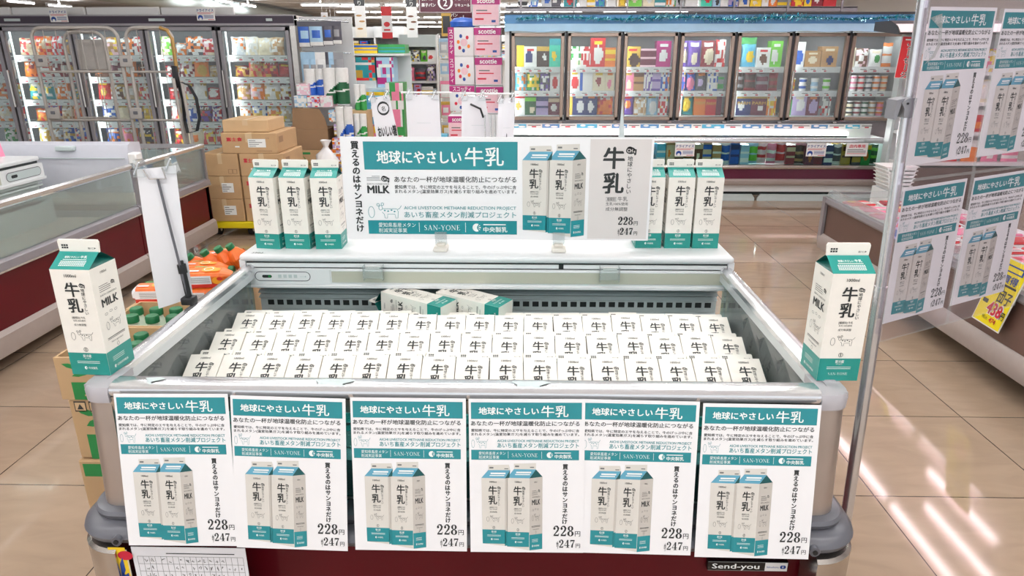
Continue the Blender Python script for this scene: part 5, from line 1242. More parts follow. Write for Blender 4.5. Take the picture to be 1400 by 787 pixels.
# ================================================================== ROLL CAGE BEHIND THE ISLAND
cage = thing('roll_cage', 'tall grey roll cage trolley standing in front of the left upright freezer', 'trolley', (-3.7, 6.3, 0))
def arch(x0, x1, y, ztop, r, sk=0.0, zb=.18):
    pts = [(x0+sk*(ztop-zb), y, zb)]
    n = 6
    pts += [(x0+r-r*math.cos(PI/2*i/n), y, ztop-r+r*math.sin(PI/2*i/n)) for i in range(n+1)]
    pts += [(x1-r+r*math.sin(PI/2*i/n), y, ztop-r+r*math.cos(PI/2*i/n)) for i in range(n+1)]
    pts += [(x1+sk*(ztop-zb), y, zb)]
    return pts
def panel(x0, x1, y, zt, worn=False):
    b = MB(); b.tube(arch(x0, x1, y, zt, .09), .015, 'cage_paint', 8); fr = b.build('side_frame', cage)
    b = MB()
    for z in (.45, .92, 1.33): b.tube([(x0, y, z), (x1, y, z)], .010, 'cage_paint', 8)
    b.build('cross_bar', cage)
    b = MB(); n = max(3, int((x1-x0)/.1))
    for k in range(1, n): b.tube([(x0+(x1-x0)*k/n, y, .2), (x0+(x1-x0)*k/n, y, zt-.02)], .0035, 'cage_paint', 6)
    b.build('wire_bars', cage)
panel(-4.27, -3.52, 6.2, 1.69); panel(-4.14, -3.77, 6.42, 1.66); panel(-3.45, -3.05, 6.2, 1.69)
b = MB(); b.tube([(-3.14, 6.195, 1.69), (-3.08, 6.195, 1.67), (-3.049, 6.195, 1.60), (-3.049, 6.195, 1.33)], .016, 'cage_worn', 8); b.build('worn_tube', cage)
for x, zt in ((-3.02, 1.28), (-2.95, 1.26)):
    b = MB(); b.tube([(x-.035, 6.12, zt), (x-.03, 6.12, zt-.1), (x, 6.12, .18)], .014, 'cage_paint', 8); b.build('rear_post', cage)
for x, z in ((-4.21, 1.42), (-4.2, .98), (-3.47, 1.42), (-3.46, .98)):
    b = MB(); b.rbox(x-.055, x+.055, 6.165, 6.18, z-.05, z+.05, 'cage_paint', .006, 1); b.rbox(x-.02, x+.02, 6.16, 6.166, z-.008, z+.02, 'grey_plastic', .003, 1); b.build('latch_plate', cage)
b = MB(); b.rbox(-4.05, -3.80, 6.44, 6.452, 1.34, 1.60, 'cage_paint', .004, 1); b.build('name_plate', cage)
b = MB(); b.rbox(-4.3, -2.93, 6.1, 6.75, .15, .19, 'cage_paint', .01, 1); b.build('base_deck', cage)
for x in (-4.2, -3.03):
    for y in (6.16, 6.68):
        b = MB(); b.cyl((x-.02, y, .06), (x+.02, y, .06), .06, 'rubber', 16); b.box(x-.03, x+.03, y-.03, y+.03, .12, .15, 'grey_plastic'); b.build('caster', cage)
b = MB()
for dx, sgn_ in ((0, 1),):
    pts = [(-3.055, 6.17, 1.38), (-3.04, 6.165, 1.27), (-3.02, 6.165, 1.1), (-3.03, 6.165, .92), (-2.99, 6.1, .82), (-2.90, 6.09, .84), (-2.86, 6.09, .95), (-2.865, 6.09, 1.12), (-2.91, 6.09, 1.22), (-2.98, 6.1, 1.25)]
    for p, q in zip(pts, pts[1:]):
        p, q = V(p), V(q); b.poly([p-V((.014, 0, 0)), p+V((.014, 0, 0)), q+V((.014, 0, 0)), q-V((.014, 0, 0))], 'black'); b.poly([p+V((.014, .003, 0)), p+V((-.014, .003, 0)), q+V((-.014, .003, 0)), q+V((.014, .003, 0))], 'black')
b.rbox(-3.075, -3.03, 6.15, 6.18, 1.2, 1.38, 'black', .004, 1)
tag(b.build('cargo_strap'), 'black webbing strap hanging from the right post of the roll cage', 'strap')

# ================================================================== CARDBOARD STACKS ON A YELLOW DOLLY
dol = thing('dolly', 'low yellow wheeled dolly under the cardboard box stacks', 'dolly', (-2.35, 6.0, 0))
b = MB(); b.rbox(-2.74, -1.98, 5.66, 6.3, .09, .125, 'dolly_yellow', .008, 1); b.rbox(-2.74, -1.98, 5.64, 5.67, .075, .13, 'dolly_yellow', .006, 1); b.build('deck', dol)
for x in (-2.66, -2.38, -2.08):
    b = MB(); b.cyl((x-.016, 5.74, .045), (x+.016, 5.74, .045), .045, 'rubber', 16); b.cyl((x-.018, 5.74, .045), (x+.018, 5.74, .045), .018, 'white_plastic', 10); b.box(x-.024, x+.024, 5.72, 5.76, .07, .09, 'grey_plastic'); b.build('caster', dol)
rd = random.Random(9)
def stack_box(x0, x1, y0, y1, z0, z1, label, m='cardboard', red=False, lab=0, group='cardboard boxes on the yellow dolly', rz=0):
    b = MB(); b.rbox(x0, x1, y0, y1, z0, z1, m, .004, 1)
    A = Art(b, (x0, y0, z0), (x1-x0, 0, 0), (0, 0, z1-z0), .0012); h = z1-z0; w_ = x1-x0
    A.rect(.44, .55, .56, 1, 'tape', 1)
    b.box(x0+w_*.46, x0+w_*.54, y0, y1, z1, z1+.0008, 'tape')
    if red:
        A.text('富士食', .1, .62, .2, 'ink_red', 2, w=.28, b=.03); A.rect(.24, .3, .32, .36, 'ink_white', 2); A.rect(.62, .1, .9, .14, 'cardboard_dark', 1); A.text('冷凍', .8, .72, .1, 'cardboard_dark', 2, ar=h/w_)
        A2 = Art(b, (x1, y0, z0), (0, y1-y0, 0), (0, 0, h), .0012); A2.rect(.1, .5, .3, .8, 'cardboard_dark', 1)
    if lab == 1:
        A.rect(.48, .3, .8, .72, 'ink_white', 3)
        for k in range(4): A.rect(.5, .35+k*.09, .5+.06*(2+k % 3), .38+k*.09, 'ink_grey', 4)
    if lab == 2:
        A.rect(.7, .12, .95, .32, 'cardboard_dark', 2); A.rect(.72, .14, .81, .3, m, 3); A.rect(.84, .14, .93, .3, m, 3)
    if lab == 3: A.rect(.42, .3, .76, .7, 'ink_white', 3); A.text('YZOJ', .59, .42, .2, 'ink', 4, 'c', w=.26) if False else A.rect(.48, .42, .7, .46, 'ink_grey', 4)
    single('cardboard_box', b, label, 'box', group, 0)
for i, (z0, z1) in enumerate(((.127, .318), (.32, .51), (.512, .70))):
    stack_box(-2.72+.01*i, -2.40, 5.68, 6.2, z0, z1, ('bottom', 'middle', 'top')[i]+' cardboard box of the left stack on the yellow dolly', 'cardboard', False, (1, 1, 2)[i])
for i, (z0, z1) in enumerate(((.127, .32), (.322, .51), (.512, .70), (.702, .865))):
    stack_box(-2.39 if i < 3 else -2.52, -2.02 if i < 3 else -2.06, 5.69, 6.2, z0, z1, f'red-printed cardboard box, {("bottom", "second", "third", "top")[i]} of the right stack on the yellow dolly', 'cardboard', True, 1 if i == 3 else 0)
stack_box(-2.52, -2.14, 5.75, 6.15, .867, .965, 'flat plain cardboard box lying on top of the right dolly stack', 'cardboard_light')

# ================================================================== DISPLAY AT THE END OF THE LEFT FREEZER
dc = thing('cardboard_box', 'tall open-flapped brown cardboard box at the end of the left freezer', 'box', (-2.28, 7.55, .50))
b = MB(); b.rbox(-2.50, -2.12, 7.40, 7.75, .503, .72, 'cardboard_dark', .004, 1); b.build('box_body', dc)
b = MB(); b.prism([(-2.50, .722), (-2.12, .722), (-2.14, .82), (-2.20, .93), (-2.48, .935)], 'y', 7.41, 7.416, 'cardboard_dark'); b.build('raised_flap', dc)
b = MB(); b.rbox(-2.49, -2.08, 7.39, 7.78, .27, .50, 'cardboard', .004, 1); A = Art(b, (-2.49, 7.39, .27), (.41, 0, 0), (0, 0, .23), .0012)
A.text('アップル', .12, .3, .16, 'ink_green', 1, w=.26, b=.03); A.ring(.2, .6, .05, .08, .02, 'ink_green', 1, 10); A.rect(.6, .5, .85, .68, 'ink_green', 1); A.rect(.15, .8, .4, .9, 'ink_green', 1)
single('cardboard_box', b, 'green-printed cardboard box under the open-flapped brown box', 'box', None, 0)
b = MB(); b.rbox(-2.49, -2.08, 7.39, 7.78, .0, .268, 'cardboard', .004, 1); single('cardboard_box', b, 'bottom cardboard box of the pile at the end of the left freezer', 'box', None, 0)
b = MB(); b.rbox(-1.98, -1.80, 6.3, 6.62, .0, .46, 'black', .01, 1); b.rbox(-1.985, -1.795, 6.295, 6.625, .44, .47, 'dark_frame', .006, 1); single('waste_bin', b, 'dark bin standing behind the milk cartons on the left', 'bin', None, 0)
b = MB(); rd = random.Random(4); vs = []; n = 14
for r_, z in ((.02, 0), (.085, .01), (.1, .06), (.08, .12), (.03, .17), (.02, .19), (.05, .25)):
    for k in range(n): a = 2*PI*k/n; q = r_*(1+.22*math.sin(3*a+z*30)); vs.append((-1.88+q*math.cos(a), 6.45+q*math.sin(a), .47+z))
b.add(vs, [(i*n+k, i*n+(k+1) % n, (i+1)*n+(k+1) % n, (i+1)*n+k) for i in range(6) for k in range(n)], 'film_white'); single('plastic_bag', b, 'knotted white plastic bag on the dark bin', 'bag', None, 60)
# hook board on the freezer's end with blue and grey packs
hb = thing('hook_board', 'white hook board on the end of the left upright freezer', 'hook board', (-2.3, 8.1, .9))
b = MB(); b.box(-2.54, -1.95, 8.10, 8.12, .95, 1.86, 'white_enamel'); b.build('back_panel', hb)
b = MB(); b.tube([(-2.5, 8.0, 1.83), (-1.96, 8.0, 1.80)], .006, 'chrome', 6)
for k in range(7): b.tube([(-2.48+.085*k, 8.10, 1.83), (-2.48+.085*k, 7.76, 1.815)], .003, 'chrome', 5)
b.build('hook_row', hb)
def hanging_pack(w_, h_, m1, m2, card='white'):
    b = MB(); b.box(-w_/2, w_/2, 0, .004, -h_, 0, pk(card))
    n = 5; vs = []
    for j in range(6):
        for i in range(n+1): u, v = i/n, j/5; vs.append((-w_/2*.92+w_*.92*u, -.02*math.sin(PI*u)**.6*math.sin(PI*max(.05, min(.95, v)))**.5, -h_*.98+h_*.78*v))
    for j in range(5):
        for i in range(n): b.add([vs[k] for k in (j*(n+1)+i, j*(n+1)+i+1, (j+1)*(n+1)+i+1, (j+1)*(n+1)+i)], [(0, 1, 2, 3)], pk('white' if j == 0 else m2 if 1 <= i <= 3 and j in (2, 3) else m1))
    return b
for i, (x, z, w_, h_, c0, c1) in enumerate(((-2.40, 1.80, .15, .26, 'blue', 'pale blue'), (-2.27, 1.80, .16, .25, 'pale blue', 'blue'), (-2.14, 1.80, .12, .24, 'dark grey', 'blue'), (-2.04, 1.80, .1, .23, 'dark grey', 'grey'))):
    place('hanging_pack', hanging_pack(w_, h_, c0, c1, 'dark grey'), x, 7.82-.015*i, z, f'{c0} pack hanging in the upper hook row, {ORD[i]} from the left', 'hanging pack', 'packs hanging on the hook board')
for i, (x, c0) in enumerate(((-2.42, 'pale blue'), (-2.33, 'pale blue'), (-2.25, 'white'), (-2.18, 'dark grey'), (-2.11, 'pale blue'), (-2.05, 'grey'))):
    place('hanging_pack', hanging_pack(.11, .36, c0, 'grey', c0), x, 7.84-.02*(i % 3), 1.49, f'{c0} limp bag hanging in the lower hook row, {ORD[i]} from the left', 'hanging pack', 'bags hanging in the lower hook row')
b = MB(); b.tube([(-2.5, 8.0, 1.50), (-1.96, 8.0, 1.48)], .006, 'chrome', 6)
o = b.build('hook_row', hb)
# paper goods in front of it
def roll_pack(cols, w_, h_, wave):
    b = MB(); r = w_/4; n = 32; m_ = 26
    for k in range(2):
        cx = -w_/4+k*w_/2
        b.lathe([(r*.97, h_-.0005), (r*.9, h_+.004), (r*.3, h_+.002), (r*.25, h_-.03)], (cx, 0, 0), pk('white'), n)
        for j in range(m_):
            for i in range(n):
                a0, a1 = 2*PI*i/n, 2*PI*(i+1)/n; z0, z1 = h_*j/m_, h_*(j+1)/m_
                u = (cx+r*math.cos((a0+a1)/2))/w_+.5; v = (j+.5)/m_
                mt = wave if v < .66-.5*(1-min(1, max(0, u*1.15)))**1.5-.25*max(0, u-.7) and not (.02 < v < .05) and not abs(v-.30-.1*u) < .022 else 'white'
                b.poly([(cx+r*math.cos(a0), r*math.sin(a0), z0), (cx+r*math.cos(a1), r*math.sin(a1), z0), (cx+r*math.cos(a1), r*math.sin(a1), z1), (cx+r*math.cos(a0), r*math.sin(a0), z1)], pk(mt))
    return b
for (x, y, z, wd, h_, wv, lab) in ((-2.26, 7.62, 1.05, .25, .27, 'blue', 'blue and white paper towel pack at the back of the heap'), (-2.03, 7.55, .97, .27, .36, 'dark green', 'green and white paper towel pack, tallest of the heap'),
        (-1.92, 7.35, .50, .18, .45, 'blue', 'blue and white paper towel pack low on the right of the heap'), (-1.80, 7.62, .90, .13, .26, 'green', 'green and white paper roll pack, upper right of the heap'), (-1.78, 7.45, .55, .14, .32, 'green', 'green and white paper roll pack, lower right of the heap')):
    place('paper_towel_pack', roll_pack(None, wd, h_, wv), x, y, z, lab, 'paper towels', 'paper towel packs by the left freezer end')
for i, (x, y, z, c0, c1) in enumerate(((-2.40, 7.46, .94, 'pale blue', 'white'), (-2.26, 7.46, .94, 'white', 'lilac'), (-2.13, 7.46, .94, 'pale pink', 'white'), (-2.38, 7.52, 1.06, 'pale pink', 'white'), (-2.03, 7.36, .80, 'pale blue', 'white'), (-1.98, 7.34, .66, 'white', 'lilac'), (-2.0, 7.3, .52, 'lilac', 'white'), (-2.02, 7.26, .40, 'orange', 'lilac'), (-1.96, 7.26, .28, 'yellow', 'lilac'))):
    place('tissue_box', box_pack(.135 if i < 4 else .11, .2, .115, c0, c1, 61+i, 'speckle'), x, y, z, f'{c0} tissue box beside the left freezer end, {ORD[i]} from the upper left', 'tissue box', 'tissue boxes by the left freezer end')
b = MB(); b.box(-2.48, -2.02, 7.79, 8.0, .0, .935, 'white_enamel'); single('display_platform', b, 'white display platform behind the paper goods', 'platform', None, 0)
b = MB(); b.box(-2.07, -1.70, 7.26, 7.78, .0, .26, 'white_enamel'); single('display_platform', b, 'low white display platform under the paper towel packs', 'platform', None, 0)
b = MB(); b.box(-2.05, -1.72, 7.4, 7.78, .262, .50, 'cardboard_light'); single('cardboard_box', b, 'light cardboard box under the low paper towel pack', 'box', None, 0)
b = MB(); b.box(-2.05, -1.72, 7.55, 7.78, .502, .895, 'cardboard_light'); single('cardboard_box', b, 'light cardboard box behind the low paper towel pack', 'box', None, 0)
# tall patterned wrapped packs
for i, (x, y, z, wd, h_, c0, c1, k_) in enumerate(((-1.98, 8.5, 1.171, .34, .26, 'teal', 'red', 'speckle'), (-1.69, 8.5, 1.091, .2, .34, 'pale blue', 'magenta', 'speckle'), (-1.74, 8.13, .70, .24, .36, 'sky blue', 'yellow', 'band'), (-1.52, 8.1, .281, .2, .88, 'green', 'pink', 'speckle'), (-1.715, 7.98, .0, .16, .69, 'pink', 'green', 'speckle'), (-1.99, 8.6, 1.476, .4, .1, 'yellow', 'blue', 'stripe'), (-1.62, 8.6, 1.476, .32, .1, 'green', 'teal', 'stripe'))):
    place('wrapped_pack', box_pack(wd, .28, h_, c0, c1, 80+i, k_), x, y, z, f'{c0} patterned wrapped pack in the aisle display, {ORD[i]} counted from the upper left', 'wrapped pack', 'patterned packs in the aisle display')
b = MB(); b.box(-1.62, -1.42, 8.0, 8.95, .0, .28, 'white_enamel'); b.box(-1.86, -1.63, 8.275, 8.42, 0, .699, 'white_enamel'); b.box(-2.2, -1.63, 8.43, 8.95, .0, .28, 'white_enamel'); b.box(-2.2, -1.56, 8.42, 8.95, .28, 1.09, 'white_enamel'); b.box(-2.2, -1.80, 8.45, 8.95, 1.09, 1.17, 'white_enamel')
b.box(-2.2, -1.45, 8.5, 8.95, 1.45, 1.475, 'white_enamel'); b.box(-2.2, -1.45, 8.93, 8.95, .28, 1.5, 'white_enamel')
single('display_platform', b, 'white stepped display stand under the patterned packs', 'platform', None, 0)
# ================================================================== AISLE GONDOLAS
def gondola(x0, x1, y, zt, shelves, label, depth=.4, top='white_enamel', seed=0, cols=None, sign=None):
    g = thing('shelf_unit', label, 'shelf unit', ((x0+x1)/2, y+depth/2, 0))
    b = MB(); b.box(x0, x1, y+depth-.03, y+depth, 0, zt, 'white_enamel'); b.box(x0-.02, x0, y, y+depth, 0, zt, 'white_enamel'); b.box(x1, x1+.02, y, y+depth, 0, zt, 'white_enamel'); b.box(x0, x1, y-.01, y+depth, zt-.16, zt, top); b.build('frame', g)
    rd = random.Random(seed)
    for k, z in enumerate(shelves):
        b = MB(); b.box(x0, x1, y, y+depth, z-.03, z, 'white_enamel'); b.build('shelf', g)
        x = x0+.02; n = 0
        nx_ = (shelves[k-1] if k else zt-.16)
        while x < x1-.1 and n < 16:
            wd = min(rd.uniform(.08, .17), x1-x-.005); h_ = min(rd.uniform(.15, .26), nx_-z-.045); c0 = rd.choice(cols); c1 = rd.choice(['white', 'yellow', 'red', 'cream', 'dark grey'])
            mb = (bag_pack(wd, .1, h_, c0, c1, seed*50+k*17+n) if rd.random() < .5 else box_pack(wd, .2, h_, c0, c1, seed*50+k*17+n))
            place('grocery_pack', mb, x+wd/2, y+.03, z, f'{c0} grocery pack, {ORD[n]} on {ORD[k]} shelf of {sign}', 'grocery pack', 'packs on '+sign)
            x += wd+rd.uniform(.0, .02); n += 1
gondola(-2.35, -1.93, 11.2, 1.86, (1.38, 1.14, .93, .72, .50, .28), 'white aisle shelf unit with yellow and dark packs beyond the paper goods', .4, 'white_enamel', 5, ['dark grey', 'yellow', 'gold', 'brown', 'pale blue', 'red', 'silver', 'dark red', 'black', 'white'], 'the aisle shelf beyond the paper goods')
gondola(-3.6, -2.42, 11.4, 1.86, (1.5, 1.25, 1.0), 'white aisle shelf unit behind the hook board', .4, 'white_enamel', 6, ['white', 'tan', 'gold', 'cream', 'blue'], 'the shelf behind the hook board')
gondola(-1.80, -1.30, 10.2, 1.72, (1.36, 1.10, .86, .62, .34), 'white end shelf with green and pink packs in the middle of the aisle', .4, 'cool_grey', 7, ['lime green', 'green', 'pink', 'dark grey', 'cream', 'red', 'white', 'lilac'], 'the end shelf in mid aisle')
for i, (x, cs) in enumerate(((-1.12, ['silver', 'pale blue', 'white', 'pink', 'gold']), (-.95, ['gold', 'silver', 'yellow', 'red', 'pale blue']), (-.78, ['teal', 'grey', 'yellow', 'white', 'dark grey']))):
    st = thing('hook_stand', ('left', 'middle', 'right')[i]+' wire stand of hanging packs in mid aisle', 'hook stand', (x, 9.7, 0))
    b = MB(); b.tube([(x-.08, 9.72, 0), (x-.08, 9.72, 1.72)], .008, 'chrome', 6); b.tube([(x+.08, 9.72, 0), (x+.08, 9.72, 1.72)], .008, 'chrome', 6)
    for z in (.3, .6, .9, 1.2, 1.5, 1.72): b.tube([(x-.08, 9.72, z), (x+.08, 9.72, z)], .004, 'chrome', 6)
    b.build('wire_frame', st)
    for k in range(5):
        place('hanging_pack', hanging_pack(.13, .22, cs[k], 'white', cs[(k+1) % 5]), x, 9.68, 1.66-.27*k, f'{cs[k]} pack on the {("left", "middle", "right")[i]} wire stand, {ORD[k]} down', 'hanging pack', 'packs on the wire stands in mid aisle')
for i, (x0, x1, y) in enumerate(((-1.25, 3.0, 19), (-6.5, -3.0, 19), (-2.9, -1.4, 24))):
    gondola(x0, x1, y, 1.9, (1.55, 1.3), ('far shelf unit at the back of the hall, right of the aisle', 'far shelf unit at the back of the hall, left of the aisle', 'farthest shelf unit at the end of the aisle')[i], .5, 'white_enamel', 20+i, ['white', 'cream', 'red', 'green', 'blue', 'yellow', 'pale blue'], ('the far right shelf', 'the far left shelf', 'the farthest shelf')[i])
# tissue towers
def soft_pack(w_, d, h_, kind):
    b = MB(); b.rbox(-w_/2, w_/2, 0, d, 0, h_, 'film_white', .012, 2); A = Art(b, (-w_/2, 0, 0), (w_, 0, 0), (0, 0, h_), .001)
    if kind == 'text':
        A.rect(.0, .72, 1, .97, 'pack magenta', 1); A.text('scottie', .5, .77, .24, 'ink_white', 2, 'c', w=.62, b=.03); A.rect(.04, .04, .96, .72, 'pack pale pink', 1)
        A.rect(.1, .2, .42, .26, 'ink_red', 2); A.rect(.7, .12, .85, .2, 'ink_blue', 2); A.rect(.15, .5, .55, .54, 'ink_grey', 2); A.rect(.15, .4, .7, .44, 'ink_red', 2)
        b.box(w_/2-.001, w_/2+.001, .01, d-.01, h_*.72, h_*.95, 'pack magenta')
    elif kind == 'kana':
        A.rect(0, .0, .24, 1, 'pack magenta', 1); A.vtext('スコッティ', .12, .94, .17, 'ink_white', 2, b=.02)
        for k, (cx, cy) in enumerate(((.45, .3), (.6, .2), (.8, .35), (.75, .65), (.5, .7), (.4, .5))): A.ell(cx, cy, .06, .07, ('ink_red', 'ink_blue', 'pack orange')[k % 3], 2, 8)
        A.ell(.62, .48, .14, .13, 'pack pale pink', 1, 12)
    else:
        A.rect(0, .75, 1, .98, 'pack magenta', 1); A.text('スコッティ', .5, .79, .2, 'ink_white', 2, 'c', w=.72, b=.02)
        for k, (cx, cy) in enumerate(((.25, .3), (.45, .15), (.7, .25), (.8, .5), (.3, .6), (.6, .62))): A.ell(cx, cy, .06, .07, ('ink_red', 'ink_blue', 'pack orange')[k % 3], 2, 8)
        A.ell(.5, .4, .18, .16, 'pack pale pink', 1, 12)
    return b
tx = -.43
for k in range(4):
    place('tissue_pack', soft_pack(.30, .25, .30, 'text'), tx-.01*k, 8.0, .83+.31*k-.0*k, f'white and magenta lettered tissue pack in the right tower, {("bottom", "second", "third", "top")[k]} of four', 'tissue pack', 'lettered tissue packs in the right tower')
place('tissue_pack', soft_pack(.29, .25, .06, 'text'), tx-.03, 8.0, 2.075, 'flat magenta topped tissue pack on the very top of the right tower', 'tissue pack', None)
for k in range(2): place('tissue_pack', soft_pack(.28, .25, .30, 'kana'), -.735, 7.96, 1.145+.30*k, f'tissue pack with a magenta side band in the left tower, {("lower", "upper")[k]} one', 'tissue pack', 'tissue packs with a side band')
place('tissue_pack', soft_pack(.28, .25, .28, 'top'), -.735, 7.96, .86, 'tissue pack with fruit dots and magenta top band in the left tower', 'tissue pack', None)
for k in range(2): place('tissue_pack', soft_pack(.24, .22, .27, 'text'), -.74, 7.6, .30+.275*k, f'narrow tissue pack at the foot of the tissue towers, {("lower", "upper")[k]} one', 'tissue pack', 'tissue packs at the foot of the towers')
b = MB(); b.box(-.88, -.26, 7.95, 8.3, 0, .828, 'white_enamel'); b.box(-.88, -.6, 7.58, 7.94, 0, .298, 'white_enamel'); single('display_platform', b, 'white platform under the tissue towers', 'platform', None, 0)
b = MB(); b.box(-.96, -.88, 7.6, 7.75, .25, .62, pk('blue')); b.box(-.97, -.87, 7.59, 7.76, .62, .64, pk('sky blue')); single('blue_box', b, 'narrow blue box left of the tissue towers', 'box', None, 0)
b = MB(); b.lathe([(.02, 0), (.14, .0), (.145, .05), (.1, .09), (.02, .1)], (-.72, 8.1, 1.752), pk('blue'), 14); single('bag_bundle', b, 'blue bundle lying on the upper banded tissue pack', 'bundle', None)
b = MB(); b.box(-.97, -.86, 8.2, 8.205, 1.66, 1.90, pk('gold')); b.box(-.955, -.875, 8.196, 8.2, 1.69, 1.87, pk('black')); single('hanging_card', b, 'yellow edged black card hanging left of the tissue towers', 'card', None, 0)
# overhead signs and banners
def hang_sign(x0, x1, y, z0, z1, label, fn, m, cat='sign', grp=None):
    r_ = thing('aisle_sign' if cat == 'sign' else 'banner', label, cat, ((x0+x1)/2, y, z0))
    b = MB(); b.box(x0, x1, y, y+.012, z0, z1, m); fn(Art(b, (x0, y, z0), (x1-x0, 0, 0), (0, 0, z1-z0), .0012), (z1-z0)/(x1-x0)); b.build('panel', r_)
    for x in (x0+.15*(x1-x0), x1-.15*(x1-x0)):
        b = MB(); b.tube([(x, y+.006, z1), (x, y+.006, 3.0)], .002, 'chrome', 5); b.build('hanging_wire', r_)
def f1(A, ar):
    A.rect(.02, .03, .98, .97, 'ink_white', 1); A.rect(.03, .05, .97, .95, 'maroon_dark', 2); A.text('食パン', .06, .66, .2, 'ink_white', 3, w=.24, b=.03); A.text('菓子パン', .06, .34, .2, 'ink_white', 3, w=.26, b=.03)
    A.ring(.5, .55, .36*ar, .36, .04, 'ink_white', 3); A.text('2', .5, .36, .5, 'ink_white', 3, 'c', ar=ar, b=.02); A.text('チューハイ', .68, .66, .18, 'ink_white', 3, w=.27, b=.02); A.text('リキュール', .68, .34, .18, 'ink_white', 3, w=.27, b=.02)
hang_sign(-1.34, -.68, 9.0, 1.94, 2.16, 'large maroon aisle sign with a circled two', f1, 'maroon_dark')
def f2(A, ar):
    A.rect(.03, .04, .97, .96, 'maroon_dark', 1); A.text('菓子パン', .06, .55, .3, 'ink_white', 2, w=.4, b=.03); A.text('食品', .06, .15, .3, 'ink_white', 2, w=.25, b=.03); A.text('1', .62, .3, .5, 'ink_white', 2, ar=ar, b=.03)
hang_sign(-1.20, -.72, 10.2, 1.86, 2.03, 'middle-sized maroon aisle sign below the large one', f2, 'ink_white')
hang_sign(-1.0, -.75, 11.4, 1.80, 1.94, 'smallest maroon aisle sign, lowest of the three', f2, 'ink_white')
def bread(c1, c2):
    def f(A, ar):
        A.rect(0, .55, 1, 1, c1, 1); A.vtext('こだわり', .5, .95, .1, 'ink_white', 2, ar=ar)
        for cx, cy in ((.4, .38), (.65, .28), (.45, .15)): A.ell(cx, cy, .28, .28*.6/ar*.5, c2, 2, 10)
    return f
def plainb(c1, c2):
    def f(A, ar):
        A.rect(0, .0, 1, .2, c1, 1); A.rect(0, .72, 1, 1, c1, 1); A.ell(.5, .45, .3, .08, c2, 2, 12); A.rect(.2, .25, .8, .3, c2, 2)
    return f
hang_sign(-2.08, -1.95, 8.8, 1.66, 2.3, 'hanging banner with pale bread picture, leftmost of three', bread('dark_frame', 'pack tan'), 'film_white', 'banner')
hang_sign(-1.96, -1.82, 9.8, 1.66, 2.06, 'red and white hanging banner, middle of three', plainb('pack red', 'pack red'), 'film_white', 'banner')
hang_sign(-1.49, -1.36, 9.0, 1.66, 2.3, 'hanging banner with dark brown picture, rightmost of three', bread('dark_frame', 'pack brown'), 'film_white', 'banner')
def goldb(A, ar):
    for k in range(5): A.ell(.5, .1+k*.2, .35, .05, ('pack gold', 'pack tan', 'ink_red')[k % 3], 1, 8)
for i, (x, z) in enumerate(((-2.5, 1.6), (-2.40, 1.55))):
    hang_sign(x-.04, x+.04, 9.0, z-.35, z+.35, 'narrow banner with golden pictures beside the left freezer end, '+('left' if i == 0 else 'right')+' one', goldb, 'film_white', 'banner')

# ================================================================== PAPER SIGNS BETWEEN THE CHEST AND THE AISLE
back = thing('display_chest', 'white display chest standing back to back with the milk chest', 'freezer', (-.1, 2.6, 0))
b = MB(); b.box(-.62, .36, 2.02, 3.1, .0, .78, 'white_enamel'); b.build('chest_body', back)
b = MB(); b.prism([(2.0, .78), (2.0, .82), (2.03, .82), (2.03, .78)], 'x', -.64, .38, 'chrome'); b.build('top_rail', back)
for i in range(8):
    b = MB(); b.box(-.058, .058, 0, .3, 0, .115, 'film_white'); A = Art(b, (-.058, 0, 0), (.116, 0, 0), (0, 0, .115), .0006); A.ring(.5, .7, .42, .2, .06, 'pack purple', 1, 16); A.rect(0, .0, 1, .12, 'pack lilac', 1); A.ell(.5, .7, .36, .16, 'pack cream', 1)
    A = Art(b, (-.058, 0, .115), (.116, 0, 0), (0, .3, 0), .0006); A.ring(.5, .3, .4, .2, .05, 'pack purple', 1, 16); A.rect(0, 0, 1, .05, 'pack lilac', 1)
    place('frozen_box', b, -.06+i*.118-.30*0, 2.06, .785, f'white box with a purple oval, {ORD[i]} in the row behind the milk sign', 'box', 'purple ovalled boxes behind the milk sign', 0, 0, 0) if -.06+i*.118 < .32 else None
for i, c0 in enumerate(('tan', 'dark grey', 'dark red', 'white', 'pink')):
    place('frozen_box', box_pack(.085, .25, .115, c0, 'white', 500+i, 'stripe'), -.54+i*.092, 2.06, .785, f'{c0} pack in the row behind the left half of the milk sign', 'box', 'packs behind the left half of the milk sign')
def strip_art(A):
    A.ring(.5, .80, .24, .1, .035, 'ink', 1, 16); A.text('名', .5, .76, .09, 'ink', 1, 'c', ar=2.4); A.text('おいしい糖', .52, .34, .2, 'ink', 1, 'c', w=.8, b=.04); A.text('おすすめ品', .5, .2, .08, 'ink_blue', 1, 'c', w=.7); A.text('178', .66, .02, .12, 'ink_red', 1, 'c', w=.4, b=.05)
paper_stand('paper_sign', 'narrow white price strip with black brush lettering behind the milk sign', [(-.556, 2.5, 1.345), (-.488, 2.5, 1.355)], [(-.535, 2.5, 1.14), (-.452, 2.5, 1.15)], (-.51, 2.512, 1.34), (-.49, 2.512, .80), False, .003, strip_art)
def faint(A): A.text('MAYO', .5, .42, .14, 'ink_grey', 1, 'c', w=.0) if False else A.rect(.3, .5, .7, .505, 'cool_grey', 1)
paper_stand('paper_sign', 'blank back of a square paper sign behind the middle of the milk sign', [(-.43, 2.5, 1.357), (-.312, 2.5, 1.355)], [(-.43, 2.5, 1.16), (-.308, 2.5, 1.16)], (-.37, 2.512, 1.35), (-.37, 2.512, .80), False, .002, faint)
